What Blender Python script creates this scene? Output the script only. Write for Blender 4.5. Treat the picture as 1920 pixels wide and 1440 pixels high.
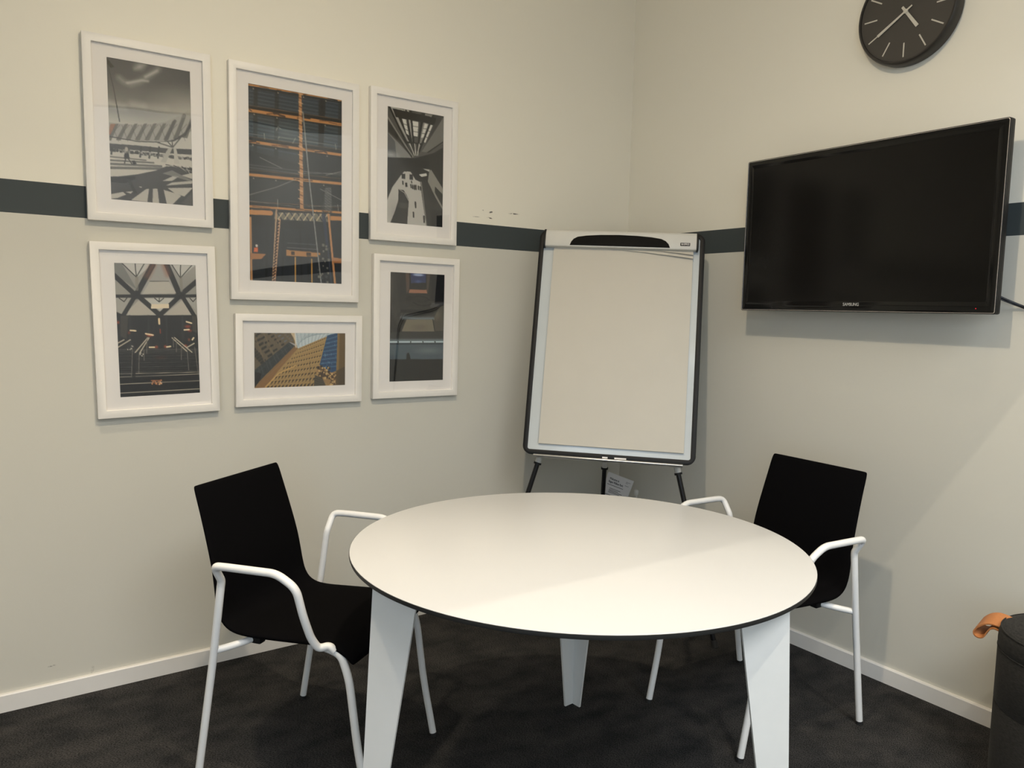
import bpy, bmesh, math, random
import numpy as np
from mathutils import Vector, Matrix

for o in list(bpy.data.objects):
    bpy.data.objects.remove(o, do_unlink=True)
SC = bpy.context.scene
COL = SC.collection
PI = math.pi

# ------------------------------------------------------------------ camera
cam_d = bpy.data.cameras.new('camera')
cam = bpy.data.objects.new('camera', cam_d)
COL.objects.link(cam)
cam_d.sensor_fit = 'HORIZONTAL'
cam_d.sensor_width = 36.0
cam_d.lens = 1443.76 / 1920 * 36.0
cam_d.clip_start = 0.02
cam.matrix_world = Matrix((
    (0.821577248552608, 0.037706379107082286, -0.568848884709603, -2.7262),
    (-0.5696880303046797, 0.09209806145675481, -0.8166844526519911, -2.9180),
    (0.021595665961035487, 0.9950357662167431, 0.09714654477210484, 1.35),
    (0, 0, 0, 1)))
SC.camera = cam

# ------------------------------------------------------------------ world, lights, exposure
SC.view_settings.view_transform = 'Standard'
SC.view_settings.look = 'None'
SC.view_settings.gamma = 1.0
SC.view_settings.use_curve_mapping = False
SC.view_settings.exposure = 0.0
W = bpy.data.worlds.new('world')
SC.world = W
W.use_nodes = True
W.node_tree.nodes['Background'].inputs[0].default_value = (0.62, 0.78, 1.0, 1)
W.node_tree.nodes['Background'].inputs[1].default_value = 1.2

ROOM_H = 3.12      # meeting room ceiling
HALL_H = 3.85      # hall ceiling
HDR_Y = -2.68      # open glazed front of the room
HDR_Z = 2.589      # underside of the header beam
XL = -4.3          # far left wall
YB = -6.6          # back of the hall


# name: kind, location, watts, colour, size, rotation, second size / spot angle
LIGHTS = {
    'room_lamp_light': ('SPOT', (-1.9, -1.8, 2.97), 80, (1.0, 0.84, 0.61), 0.035, (0, 0, 0), 165),
    'room_lamp_glow': ('POINT', (-1.9, -1.8, 2.96), 27, (1.0, 0.84, 0.61), 0.04, (0, 0, 0), 0),
    'second_fill_light': ('SPOT', (-2.75, -0.95, 3.08), 122, (1.0, 0.84, 0.61), 0.06, (0, 0, 0), 80),  # added downlight, brightens the lower left wall
    'third_fill_light': ('SPOT', (-0.85, -2.15, 3.08), 30, (1.0, 0.84, 0.61), 0.06, (0, 0, 0), 80),  # added downlight, lifts the lower right wall
    'hall_lamp_light': ('SPOT', (-1.55, -3.36, 3.639), 95, (1.0, 0.90, 0.72), 0.007, (0.60, 0, 0), 92),
    'side_daylight': ('AREA', (XL + 0.12, -4.75, 1.75), 45, (0.60, 0.81, 1.0), 2.4, (0, -PI / 2, 0), 2.6),
    'hall_ceiling_fill': ('AREA', (-2.2, -5.0, HALL_H - 0.06), 140, (0.96, 0.97, 0.98), 2.2, (0, 0, 0), 1.6),  # added broad fill under the hall ceiling, no fixture behind it
}


def light(name, kind, loc, energy, color, size, rot, extra):
    d = bpy.data.lights.new(name, kind)
    d.energy = energy
    d.color = color
    if kind in ('POINT', 'SPOT'):
        d.shadow_soft_size = size
    if kind == 'SPOT':
        d.spot_size = math.radians(extra)
        d.spot_blend = 0.35 if 'hall' in name else 1.0
    if kind == 'AREA':
        d.shape = 'RECTANGLE'
        d.size = size
        d.size_y = extra
    o = bpy.data.objects.new(name, d)
    COL.objects.link(o)
    o.location = loc
    o.rotation_euler = rot
    return o


for k_, v_ in LIGHTS.items():
    light(k_, *v_)


# ------------------------------------------------------------------ materials
def mat(name, color, rough=0.5, metallic=0.0, spec=0.5, bump=None, **kw):
    m = bpy.data.materials.new(name)
    m.use_nodes = True
    nt = m.node_tree
    b = nt.nodes['Principled BSDF']
    b.inputs['Base Color'].default_value = (*color, 1)
    b.inputs['Roughness'].default_value = rough
    b.inputs['Metallic'].default_value = metallic
    b.inputs['Specular IOR Level'].default_value = spec
    if 'coat' in kw:
        b.inputs['Coat Weight'].default_value = kw['coat']
        b.inputs['Coat Roughness'].default_value = kw.get('coat_rough', 0.05)
    if 'sheen' in kw:
        b.inputs['Sheen Weight'].default_value = kw['sheen']
    if 'emit' in kw:
        b.inputs['Emission Color'].default_value = (*kw['emit'], 1)
        b.inputs['Emission Strength'].default_value = kw.get('estr', 1.0)
    tc = nt.nodes.new('ShaderNodeTexCoord')
    nz = nt.nodes.new('ShaderNodeTexNoise')
    nz.inputs['Scale'].default_value = kw.get('nscale', 60.0)
    nz.inputs['Detail'].default_value = kw.get('ndetail', 3.0)
    nt.links.new(tc.outputs['Object'], nz.inputs['Vector'])
    var = kw.get('var', 0.04)
    mx = nt.nodes.new('ShaderNodeMix')
    mx.data_type = 'RGBA'
    mx.blend_type = 'MIX'
    mx.inputs[6].default_value = (*[c * (1 - var) for c in color], 1)
    mx.inputs[7].default_value = (*[min(1, c * (1 + var)) for c in color], 1)
    nt.links.new(nz.outputs['Fac'], mx.inputs[0])
    nt.links.new(mx.outputs[2], b.inputs['Base Color'])
    if bump:
        bp = nt.nodes.new('ShaderNodeBump')
        bp.inputs['Strength'].default_value = bump
        bp.inputs['Distance'].default_value = kw.get('bdist', 0.002)
        nt.links.new(nz.outputs['Fac'], bp.inputs['Height'])
        nt.links.new(bp.outputs['Normal'], b.inputs['Normal'])
    return m


UPPER = (0.79, 0.755, 0.655)
LOWER = (0.585, 0.568, 0.503)
STRIPE = (0.048, 0.058, 0.060)


def wall_material(name, marks=()):
    """Two paint colours with a dark stripe; marks = (axis u, z, half length, half height, slope, strength)."""
    m = bpy.data.materials.new(name)
    m.use_nodes = True
    nt = m.node_tree
    N, L = nt.nodes, nt.links
    b = N['Principled BSDF']
    b.inputs['Roughness'].default_value = 0.55
    b.inputs['Specular IOR Level'].default_value = 0.25
    tc = N.new('ShaderNodeTexCoord')
    sp = N.new('ShaderNodeSeparateXYZ')
    L.new(tc.outputs['Object'], sp.inputs[0])

    def math_(op, a, c=None):
        n = N.new('ShaderNodeMath')
        n.operation = op
        for i, v in enumerate((a, c)):
            if v is None:
                continue
            if isinstance(v, (int, float)):
                n.inputs[i].default_value = v
            else:
                L.new(v, n.inputs[i])
        return n.outputs[0]

    def mix(f, a, c):
        n = N.new('ShaderNodeMix')
        n.data_type = 'RGBA'
        L.new(f, n.inputs[0])
        for i, v in ((6, a), (7, c)):
            if isinstance(v, tuple):
                n.inputs[i].default_value = (*v, 1)
            else:
                L.new(v, n.inputs[i])
        return n.outputs[2]
    z = sp.outputs[2]
    col = mix(math_('GREATER_THAN', z, 1.6165), LOWER, STRIPE)
    col = mix(math_('GREATER_THAN', z, 1.7195), col, UPPER)
    nz = N.new('ShaderNodeTexNoise')
    nz.inputs['Scale'].default_value = 45
    nz.inputs['Detail'].default_value = 6
    L.new(tc.outputs['Object'], nz.inputs['Vector'])
    ax = sp.outputs[0] if 'left' in name else sp.outputs[1]
    for (u, zz, hl, hh, sl, st) in marks:
        du = math_('SUBTRACT', ax, u)
        dz = math_('SUBTRACT', math_('SUBTRACT', z, zz), math_('MULTIPLY', du, sl))
        r2 = math_('ADD', math_('POWER', math_('DIVIDE', du, hl), 2.0), math_('POWER', math_('DIVIDE', dz, hh), 2.0))
        f = math_('SUBTRACT', 1.0, r2)
        f = math_('MAXIMUM', f, 0.0)
        n2 = N.new('ShaderNodeTexNoise')
        n2.inputs['Scale'].default_value = 110
        L.new(tc.outputs['Object'], n2.inputs['Vector'])
        g = math_('MAXIMUM', math_('SUBTRACT', n2.outputs['Fac'], 0.38), 0.0)
        f = math_('MINIMUM', math_('MULTIPLY', math_('MULTIPLY', f, g), st * 8.0), 1.0)
        col = mix(f, col, (0.10, 0.095, 0.085))
    L.new(col, b.inputs['Base Color'])
    bp = N.new('ShaderNodeBump')
    bp.inputs['Strength'].default_value = 0.12
    bp.inputs['Distance'].default_value = 0.001
    n3 = N.new('ShaderNodeTexNoise')
    n3.inputs['Scale'].default_value = 320
    L.new(tc.outputs['Object'], n3.inputs['Vector'])
    L.new(n3.outputs['Fac'], bp.inputs['Height'])
    L.new(bp.outputs['Normal'], b.inputs['Normal'])
    return m


def carpet_material():
    m = bpy.data.materials.new('charcoal_carpet')
    m.use_nodes = True
    nt = m.node_tree
    N, L = nt.nodes, nt.links
    b = N['Principled BSDF']
    b.inputs['Roughness'].default_value = 1.0
    b.inputs['Specular IOR Level'].default_value = 0.0
    tc = N.new('ShaderNodeTexCoord')
    big = N.new('ShaderNodeTexNoise')
    big.inputs['Scale'].default_value = 8
    big.inputs['Detail'].default_value = 5
    mp = N.new('ShaderNodeMapping')
    mp.inputs['Scale'].default_value = (1.0, 1.5, 1)
    L.new(tc.outputs['Object'], mp.inputs[0])
    L.new(mp.outputs[0], big.inputs['Vector'])
    fine = N.new('ShaderNodeTexNoise')
    fine.inputs['Scale'].default_value = 330
    fine.inputs['Detail'].default_value = 4
    mp2 = N.new('ShaderNodeMapping')
    mp2.inputs['Scale'].default_value = (0.6, 1.3, 1)
    mp2.inputs['Rotation'].default_value = (0, 0, 0.9)
    L.new(tc.outputs['Object'], mp2.inputs[0])
    L.new(mp2.outputs[0], fine.inputs['Vector'])
    r1 = N.new('ShaderNodeValToRGB')
    r1.color_ramp.elements[0].position = 0.3
    r1.color_ramp.elements[0].color = (0.025, 0.0255, 0.0265, 1)
    r1.color_ramp.elements[1].position = 0.72
    r1.color_ramp.elements[1].color = (0.050, 0.048, 0.047, 1)
    L.new(big.outputs['Fac'], r1.inputs[0])
    r2 = N.new('ShaderNodeValToRGB')
    r2.color_ramp.elements[0].position = 0.32
    r2.color_ramp.elements[0].color = (0.22, 0.22, 0.22, 1)
    r2.color_ramp.elements[1].position = 0.70
    r2.color_ramp.elements[1].color = (2.0, 2.0, 2.0, 1)
    L.new(fine.outputs['Fac'], r2.inputs[0])
    mx = N.new('ShaderNodeMix')
    mx.data_type = 'RGBA'
    mx.blend_type = 'MULTIPLY'
    mx.inputs[0].default_value = 1.0
    L.new(r1.outputs[0], mx.inputs[6])
    L.new(r2.outputs[0], mx.inputs[7])
    L.new(mx.outputs[2], b.inputs['Base Color'])
    bp = N.new('ShaderNodeBump')
    bp.inputs['Strength'].default_value = 0.7
    bp.inputs['Distance'].default_value = 0.004
    L.new(fine.outputs['Fac'], bp.inputs['Height'])
    L.new(bp.outputs['Normal'], b.inputs['Normal'])
    return m


def glass_material(name, tint=(1, 1, 1), warp=0.0, rough=0.0, refl=1.0):
    m = bpy.data.materials.new(name)
    m.use_nodes = True
    nt = m.node_tree
    N, L = nt.nodes, nt.links
    N.remove(N['Principled BSDF'])
    out = N['Material Output']
    tr = N.new('ShaderNodeBsdfTransparent')
    tr.inputs[0].default_value = (*tint, 1)
    gl = N.new('ShaderNodeBsdfGlossy')
    gl.inputs['Roughness'].default_value = rough
    fr = N.new('ShaderNodeFresnel')
    geo = N.new('ShaderNodeNewGeometry')
    iorm = N.new('ShaderNodeMapRange')       # same reflectance from both sides of the thin pane
    iorm.inputs['To Min'].default_value = 1.5
    iorm.inputs['To Max'].default_value = 1 / 1.5
    L.new(geo.outputs['Backfacing'], iorm.inputs['Value'])
    L.new(iorm.outputs[0], fr.inputs['IOR'])
    ml = N.new('ShaderNodeMath')
    ml.operation = 'MULTIPLY'
    ml.inputs[1].default_value = refl
    L.new(fr.outputs[0], ml.inputs[0])
    mx = N.new('ShaderNodeMixShader')
    L.new(ml.outputs[0], mx.inputs[0])
    L.new(tr.outputs[0], mx.inputs[1])
    L.new(gl.outputs[0], mx.inputs[2])
    L.new(mx.outputs[0], out.inputs[0])
    if warp:
        tc = N.new('ShaderNodeTexCoord')
        nz = N.new('ShaderNodeTexNoise')
        nz.inputs['Scale'].default_value = 2.2
        nz.inputs['Detail'].default_value = 0.5
        L.new(tc.outputs['Object'], nz.inputs['Vector'])
        bp = N.new('ShaderNodeBump')
        bp.inputs['Strength'].default_value = warp
        bp.inputs['Distance'].default_value = 0.05
        L.new(nz.outputs['Fac'], bp.inputs['Height'])
        L.new(bp.outputs['Normal'], gl.inputs['Normal'])
    return m


def color_attr_material(name, rough=0.6):
    m = bpy.data.materials.new(name)
    m.use_nodes = True
    nt = m.node_tree
    b = nt.nodes['Principled BSDF']
    b.inputs['Roughness'].default_value = rough
    b.inputs['Specular IOR Level'].default_value = 0.2
    at = nt.nodes.new('ShaderNodeVertexColor')
    at.layer_name = 'print'
    nt.links.new(at.outputs['Color'], b.inputs['Base Color'])
    return m


def fabric_material(name, color, scale=900, bump=0.5, sheen=0.1, streak=None, spec=0.12):
    m = bpy.data.materials.new(name)
    m.use_nodes = True
    nt = m.node_tree
    N, L = nt.nodes, nt.links
    b = N['Principled BSDF']
    b.inputs['Roughness'].default_value = 0.95
    b.inputs['Specular IOR Level'].default_value = spec
    b.inputs['Sheen Weight'].default_value = sheen
    tc = N.new('ShaderNodeTexCoord')
    mp = N.new('ShaderNodeMapping')
    if streak:
        mp.inputs['Scale'].default_value = streak
    L.new(tc.outputs['Object'], mp.inputs[0])
    nz = N.new('ShaderNodeTexNoise')
    nz.inputs['Scale'].default_value = scale
    nz.inputs['Detail'].default_value = 4
    L.new(mp.outputs[0], nz.inputs['Vector'])
    rp = N.new('ShaderNodeValToRGB')
    rp.color_ramp.elements[0].position = 0.3
    rp.color_ramp.elements[0].color = (*[c * 0.55 for c in color], 1)
    rp.color_ramp.elements[1].position = 0.72
    rp.color_ramp.elements[1].color = (*[c * 1.5 for c in color], 1)
    L.new(nz.outputs['Fac'], rp.inputs[0])
    L.new(rp.outputs[0], b.inputs['Base Color'])
    bp = N.new('ShaderNodeBump')
    bp.inputs['Strength'].default_value = bump
    bp.inputs['Distance'].default_value = 0.001
    L.new(nz.outputs['Fac'], bp.inputs['Height'])
    L.new(bp.outputs['Normal'], b.inputs['Normal'])
    return m


M = dict(
    ceiling=mat('white_ceiling_paint', (0.78, 0.76, 0.72), 0.8, var=0.02),
    white_wall=mat('white_hall_paint', (0.70, 0.68, 0.64), 0.8, var=0.02),
    skirting=mat('white_skirting_paint', (0.74, 0.72, 0.69), 0.35, var=0.03, nscale=20),
    laminate=mat('white_table_laminate', (0.59, 0.595, 0.60), 0.32, spec=0.5, var=0.01, nscale=8),
    core=mat('black_laminate_core', (0.020, 0.020, 0.019), 0.45, var=0.15, nscale=200),
    white_metal=mat('white_powder_coat', (0.80, 0.80, 0.79), 0.38, var=0.03, nscale=25),
    table_leg=mat('white_table_leg_coat', (0.77, 0.765, 0.735), 0.45, var=0.03, nscale=18),
    rubber=mat('black_rubber', (0.010, 0.010, 0.010), 0.7, var=0.2),
    black_plastic=mat('black_plastic', (0.009, 0.009, 0.009), 0.5, spec=0.25, var=0.15, nscale=120),
    board_frame=mat('black_board_edging', (0.008, 0.008, 0.008), 0.5, spec=0.22, var=0.1, nscale=90),
    enamel=mat('glossy_white_enamel_board', (0.53, 0.565, 0.575), 0.10, spec=0.5, var=0.01, nscale=4),
    clamp=mat('pale_grey_clamp_plastic', (0.62, 0.61, 0.57), 0.4, var=0.02, nscale=30),
    alu=mat('brushed_aluminium', (0.72, 0.71, 0.69), 0.28, 0.85, var=0.04, nscale=140),
    grey_socket=mat('light_grey_leg_socket', (0.52, 0.51, 0.48), 0.45, var=0.03),
    black_tube=mat('black_painted_tube', (0.005, 0.005, 0.006), 0.35, spec=0.3, var=0.1),
    paper=mat('off_white_flip_paper', (0.56, 0.53, 0.465), 0.9, spec=0.1, var=0.02, nscale=9, bump=0.05),
    leaflet=mat('white_leaflet_paper', (0.70, 0.68, 0.67), 0.6, var=0.02),
    ink=mat('grey_printed_ink', (0.055, 0.050, 0.050), 0.7, var=0.05),
    white_ink=mat('white_printed_ink', (0.75, 0.72, 0.70), 0.6, var=0.02),
    tv_bezel=mat('gloss_black_bezel', (0.004, 0.004, 0.004), 0.08, spec=0.35, var=0.05),
    tv_screen=mat('dark_screen_glass', (0.0045, 0.0042, 0.0038), 0.14, spec=0.24, var=0.02),
    tv_trim=mat('silver_trim_strip', (0.60, 0.56, 0.54), 0.22, 0.9, var=0.03),
    silver_letter=mat('silver_lettering', (0.55, 0.54, 0.52), 0.35, 0.4, var=0.03),
    led=mat('red_standby_lamp', (0.3, 0.0, 0.01), 0.4, emit=(1.0, 0.02, 0.03), estr=1.2),
    cable=mat('black_cable_sheath', (0.008, 0.008, 0.012), 0.3, var=0.1),
    clock_case=mat('black_clock_case', (0.022, 0.019, 0.016), 0.42, var=0.1),
    clock_dial=mat('dark_grey_clock_dial', (0.050, 0.044, 0.036), 0.7, var=0.03),
    clock_mark=mat('pale_clock_markings', (0.52, 0.49, 0.42), 0.5, var=0.02),
    frame=mat('white_picture_moulding', (0.80, 0.77, 0.72), 0.42, var=0.02, nscale=30),
    mount=mat('white_mount_board', (0.78, 0.75, 0.72), 0.9, spec=0.1, var=0.01),
    mount_core=mat('grey_mount_bevel', (0.40, 0.38, 0.36), 0.9, var=0.02),
    print=color_attr_material('photographic_print'),
    pic_glass=glass_material('picture_glass', (1, 1, 1), warp=0.10),
    leather=mat('tan_leather', (0.44, 0.17, 0.055), 0.55, bump=0.2, var=0.12, nscale=120),
    leather_edge=mat('pale_leather_edge', (0.42, 0.30, 0.20), 0.7, var=0.15, nscale=160),
    carpet=carpet_material(),
    seat_cloth=fabric_material('black_chair_fabric', (0.0030, 0.0028, 0.0032), 900, 0.25, 0.0, spec=0.04),
    pouf_cloth=fabric_material('charcoal_pouf_weave', (0.022, 0.0205, 0.018), 260, 0.5, 0.05, (0.35, 0.35, 3.0)),
    window=glass_material('hall_window_glass', (1, 1, 1)),
    wall_left=wall_material('painted_wall_left', [
        (-0.829, 1.7745, 0.012, 0.0045, 0.2, 1.0), (-0.871, 1.7795, 0.006, 0.0035, 0.1, 0.5),
        (-0.705, 1.7785, 0.034, 0.0035, 0.02, 0.75), (-0.905, 1.7487, 0.024, 0.0016, 0.02, 0.45),
        (-0.834, 1.7492, 0.016, 0.0035, -0.1, 0.9), (-2.56, 0.118, 0.014, 0.003, 0.05, 0.5),
        (-2.44, 0.075, 0.006, 0.016, 1.2, 0.35)]),
    wall_right=wall_material('painted_wall_right'),
)
M['grip'] = mat('matt_black_grip', (0.006, 0.0055, 0.005), 0.6, spec=0.1, var=0.1)
M['lamp'] = mat('lamp_diffuser', (0.9, 0.85, 0.75), 0.5, emit=(1.0, 0.82, 0.6), estr=3.0)


# ------------------------------------------------------------------ mesh helpers
def obj(name, bm, m, parent=None, smooth=True, angle=35, mats=None):
    me = bpy.data.meshes.new(name)
    bmesh.ops.recalc_face_normals(bm, faces=bm.faces)
    bm.to_mesh(me)
    bm.free()
    for mm in (mats or [m]):
        me.materials.append(mm)
    if smooth:
        me.polygons.foreach_set('use_smooth', [True] * len(me.polygons))
        try:
            me.set_sharp_from_angle(angle=math.radians(angle))
        except Exception:
            pass
    o = bpy.data.objects.new(name, me)
    COL.objects.link(o)
    if parent is not None:
        o.parent = parent
    return o


def thing(name, label, cat, loc=(0, 0, 0), rotz=0.0, group=None, matrix=None):
    o = bpy.data.objects.new(name, None)
    o.empty_display_size = 0.05
    COL.objects.link(o)
    if matrix is not None:
        o.matrix_world = matrix
    else:
        o.location = loc
        o.rotation_euler = (0, 0, rotz)
    o['label'] = label
    o['category'] = cat
    if group:
        o['group'] = group
    return o


def tag(o, label, cat, group=None):
    o['label'] = label
    o['category'] = cat
    if group:
        o['group'] = group
    return o


def struct(name, bm, m, smooth=False, parent=None):
    o = obj(name, bm, m, parent, smooth)
    if parent is None:
        o['kind'] = 'structure'
    return o


def box(bm, x0, x1, y0, y1, z0, z1, bevel=0.0, seg=2, mi=0):
    b2 = bmesh.new()
    v = [b2.verts.new((x, y, z)) for x in (x0, x1) for y in (y0, y1) for z in (z0, z1)]
    for f in ((0, 1, 3, 2), (4, 6, 7, 5), (0, 4, 5, 1), (2, 3, 7, 6), (0, 2, 6, 4), (1, 5, 7, 3)):
        b2.faces.new([v[i] for i in f])
    if bevel:
        bmesh.ops.bevel(b2, geom=b2.edges[:], offset=bevel, segments=seg, profile=0.5, affect='EDGES')
    merge(bm, b2, mi)
    return bm


def merge(bm, b2, mi=0):
    mp = {}
    for v in b2.verts:
        mp[v] = bm.verts.new(v.co)
    for f in b2.faces:
        try:
            nf = bm.faces.new([mp[v] for v in f.verts])
            nf.material_index = mi
        except ValueError:
            pass
    b2.free()


def prism(bm, pts, axis, a0, a1, bevel=0.0, mi=0, seg=2):
    """Extrude a 2-D outline (list of pairs) along axis 'x','y' or 'z' from a0 to a1."""
    def P(p, a):
        if axis == 'z':
            return (p[0], p[1], a)
        if axis == 'y':
            return (p[0], a, p[1])
        return (a, p[0], p[1])
    b2 = bmesh.new()
    A = [b2.verts.new(P(p, a0)) for p in pts]
    B = [b2.verts.new(P(p, a1)) for p in pts]
    b2.faces.new(A)
    b2.faces.new(B[::-1])
    n = len(pts)
    for i in range(n):
        b2.faces.new([A[i], B[i], B[(i + 1) % n], A[(i + 1) % n]])
    if bevel:
        bmesh.ops.recalc_face_normals(b2, faces=b2.faces)
        es = [e for e in b2.edges if e.calc_face_angle(0) > 0.5]
        bmesh.ops.bevel(b2, geom=es, offset=bevel, segments=seg, profile=0.5, affect='EDGES')
    merge(bm, b2, mi)
    return bm


def ring_frame(bm, outer, inner, y_back, y_front, bevel=0.0):
    """A frame between two outlines with the same number of points, in (x, z); depth along y."""
    b2 = bmesh.new()
    n = len(outer)
    Lp = [[b2.verts.new((p[0], y, p[1])) for p in o] for o in (outer, inner) for y in (y_back, y_front)]
    ob, of, ib, if_ = Lp
    for i in range(n):
        j = (i + 1) % n
        b2.faces.new([ob[i], ob[j], of[j], of[i]])
        b2.faces.new([of[i], of[j], if_[j], if_[i]])
        b2.faces.new([if_[i], if_[j], ib[j], ib[i]])
        b2.faces.new([ib[i], ib[j], ob[j], ob[i]])
    if bevel:
        bmesh.ops.recalc_face_normals(b2, faces=b2.faces)
        es = [e for e in b2.edges if e.calc_face_angle(0) > 1.0]
        bmesh.ops.bevel(b2, geom=es, offset=bevel, segments=2, profile=0.5, affect='EDGES')
    merge(bm, b2)
    return bm


def rrect(w, h, r, cx=0.0, cz=0.0, n=6):
    pts = []
    for (sx, sz, a0) in ((1, 1, 0), (-1, 1, 90), (-1, -1, 180), (1, -1, 270)):
        for k in range(n + 1):
            a = math.radians(a0 + 90 * k / n)
            pts.append((cx + sx * (w / 2 - r) + r * math.cos(a), cz + sz * (h / 2 - r) + r * math.sin(a)))
    return pts


def fillet(pts, r=0.02, n=5):
    """Round the corners of a 3-D polyline."""
    P = [Vector(p) for p in pts]
    out = [P[0]]
    for i in range(1, len(P) - 1):
        a, b, c = P[i - 1], P[i], P[i + 1]
        d = min(r, (a - b).length * 0.48, (c - b).length * 0.48)
        p0 = b + (a - b).normalized() * d
        p1 = b + (c - b).normalized() * d
        for k in range(n + 1):
            t = k / n
            out.append(p0 * (1 - t) ** 2 + b * 2 * t * (1 - t) + p1 * t * t)
    out.append(P[-1])
    return out


def spline(pts, n=6):
    P = [Vector(p) for p in pts]
    P = [P[0] * 2 - P[1]] + P + [P[-1] * 2 - P[-2]]
    out = []
    for i in range(1, len(P) - 2):
        p0, p1, p2, p3 = P[i - 1:i + 3]
        for k in range(n):
            t = k / n
            out.append(0.5 * ((2 * p1) + (p2 - p0) * t + (2 * p0 - 5 * p1 + 4 * p2 - p3) * t * t + (3 * p1 - p0 - 3 * p2 + p3) * t ** 3))
    out.append(P[-2])
    return out


def tube(bm, pts, r, seg=14, cap=True, radii=None):
    P = [Vector(p) for p in pts]
    n = len(P)
    T = []
    for i in range(n):
        a = P[max(0, i - 1)]
        b = P[min(n - 1, i + 1)]
        T.append((b - a).normalized())
    up = Vector((0, 0, 1)) if abs(T[0].z) < 0.9 else Vector((1, 0, 0))
    u = T[0].cross(up).normalized()
    rings = []
    for i in range(n):
        if i:
            q = T[i - 1].rotation_difference(T[i])
            u = q @ u
            u = (u - T[i] * u.dot(T[i])).normalized()
        v = T[i].cross(u)
        rr = radii[i] if radii else r
        rings.append([bm.verts.new(P[i] + (u * math.cos(2 * PI * k / seg) + v * math.sin(2 * PI * k / seg)) * rr) for k in range(seg)])
    for i in range(n - 1):
        for k in range(seg):
            bm.faces.new([rings[i][k], rings[i][(k + 1) % seg], rings[i + 1][(k + 1) % seg], rings[i + 1][k]])
    if cap:
        bm.faces.new(rings[0][::-1])
        bm.faces.new(rings[-1])
    return bm


def lathe(bm, prof, seg=64, sx=1.0, sy=1.0, cap0=True, cap1=True, rot=0.0):
    """prof: list of (radius, z)."""
    rings = []
    for (r, z) in prof:
        ring = []
        for k in range(seg):
            a = 2 * PI * k / seg
            x, y = r * sx * math.cos(a), r * sy * math.sin(a)
            ring.append(bm.verts.new((x * math.cos(rot) - y * math.sin(rot), x * math.sin(rot) + y * math.cos(rot), z)))
        rings.append(ring)
    for i in range(len(rings) - 1):
        for k in range(seg):
            bm.faces.new([rings[i][k], rings[i][(k + 1) % seg], rings[i + 1][(k + 1) % seg], rings[i + 1][k]])
    if cap0:
        bm.faces.new(rings[0][::-1])
    if cap1:
        bm.faces.new(rings[-1])
    return bm


def text_obj(name, body, size, m, parent, matrix, extrude=0.0004, align='CENTER', xscale=1.0, bold=0.0):
    cu = bpy.data.curves.new('lettering_source', 'FONT')
    cu.body = body
    cu.size = size
    cu.align_x = align
    cu.align_y = 'CENTER'
    cu.extrude = extrude
    cu.offset = bold
    cu.resolution_u = 4
    t = bpy.data.objects.new('lettering_source', cu)
    COL.objects.link(t)
    dg = bpy.context.evaluated_depsgraph_get()
    dg.update()
    me = bpy.data.meshes.new_from_object(t.evaluated_get(dg))
    bpy.data.objects.remove(t, do_unlink=True)
    bpy.data.curves.remove(cu)
    me.name = name
    me.materials.clear()
    me.materials.append(m)
    me.transform(Matrix.Diagonal((xscale, 1, 1, 1)))
    me.transform(matrix)
    o = bpy.data.objects.new(name, me)
    COL.objects.link(o)
    if parent is not None:
        o.parent = parent
    return o


def xf(bm, m4):
    bmesh.ops.transform(bm, matrix=m4, verts=bm.verts)
    return bm


def NB():
    return bmesh.new()


# ------------------------------------------------------------------ the setting
struct('floor', box(NB(), XL, 0.0, YB, 0.0, -0.1, 0.0), M['carpet'])
struct('wall_left', box(NB(), XL, 0.12, 0.0, 0.12, 0.0, HALL_H), M['wall_left'])
struct('wall_right', box(NB(), 0.0, 0.12, YB, 0.0, 0.0, HALL_H), M['wall_right'])
struct('ceiling', box(NB(), XL, 0.0, HDR_Y - 0.05, 0.0, ROOM_H, ROOM_H + 0.1), M['ceiling'])
hc = struct('ceiling_hall', box(NB(), XL, 0.0, YB, HDR_Y - 0.05, HALL_H, HALL_H + 0.1), M['ceiling'])
struct('trim_1', box(NB(), XL, 0.0, HDR_Y - 0.05, HDR_Y, HDR_Z, HALL_H), M['white_wall'])      # header beam over the open front
struct('wall_back', box(NB(), XL, 0.0, YB - 0.12, YB, 0.0, HALL_H), M['white_wall'])
# the far side wall, with a tall window in the hall
bm = NB()
box(bm, XL - 0.12, XL, -3.3, 0.0, 0.0, HALL_H)
box(bm, XL - 0.12, XL, YB, -6.2, 0.0, HALL_H)
box(bm, XL - 0.12, XL, -6.2, -3.3, 0.0, 0.5)
box(bm, XL - 0.12, XL, -6.2, -3.3, 3.0, HALL_H)
struct('wall_side', bm, M['white_wall'])
bm = NB()
for y in (-6.2, -4.78, -3.36):
    box(bm, XL - 0.10, XL - 0.04, y, y + 0.06, 0.5, 3.0)
box(bm, XL - 0.10, XL - 0.04, -6.2, -3.3, 0.5, 0.56)
box(bm, XL - 0.10, XL - 0.04, -6.2, -3.3, 2.94, 3.0)
wf = struct('window_1', bm, M['skirting'])
obj('window_pane', box(NB(), XL - 0.075, XL - 0.07, -6.14, -3.36, 0.56, 2.94), M['window'], wf, smooth=False)


def skirting(pts_axis, a0, a1):
    prof = [(0.0, 0.0), (-0.014, 0.0), (-0.014, 0.056), (-0.011, 0.060), (0.0, 0.060)]
    bm = NB()
    if pts_axis == 'left':
        prism(bm, prof, 'x', a0, a1)
    else:
        prism(bm, prof, 'y', a0, a1)
    return bm


struct('baseboard_left', skirting('left', XL, 0.0), M['skirting'])
struct('baseboard_right', skirting('right', YB, -0.014), M['skirting'])

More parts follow.
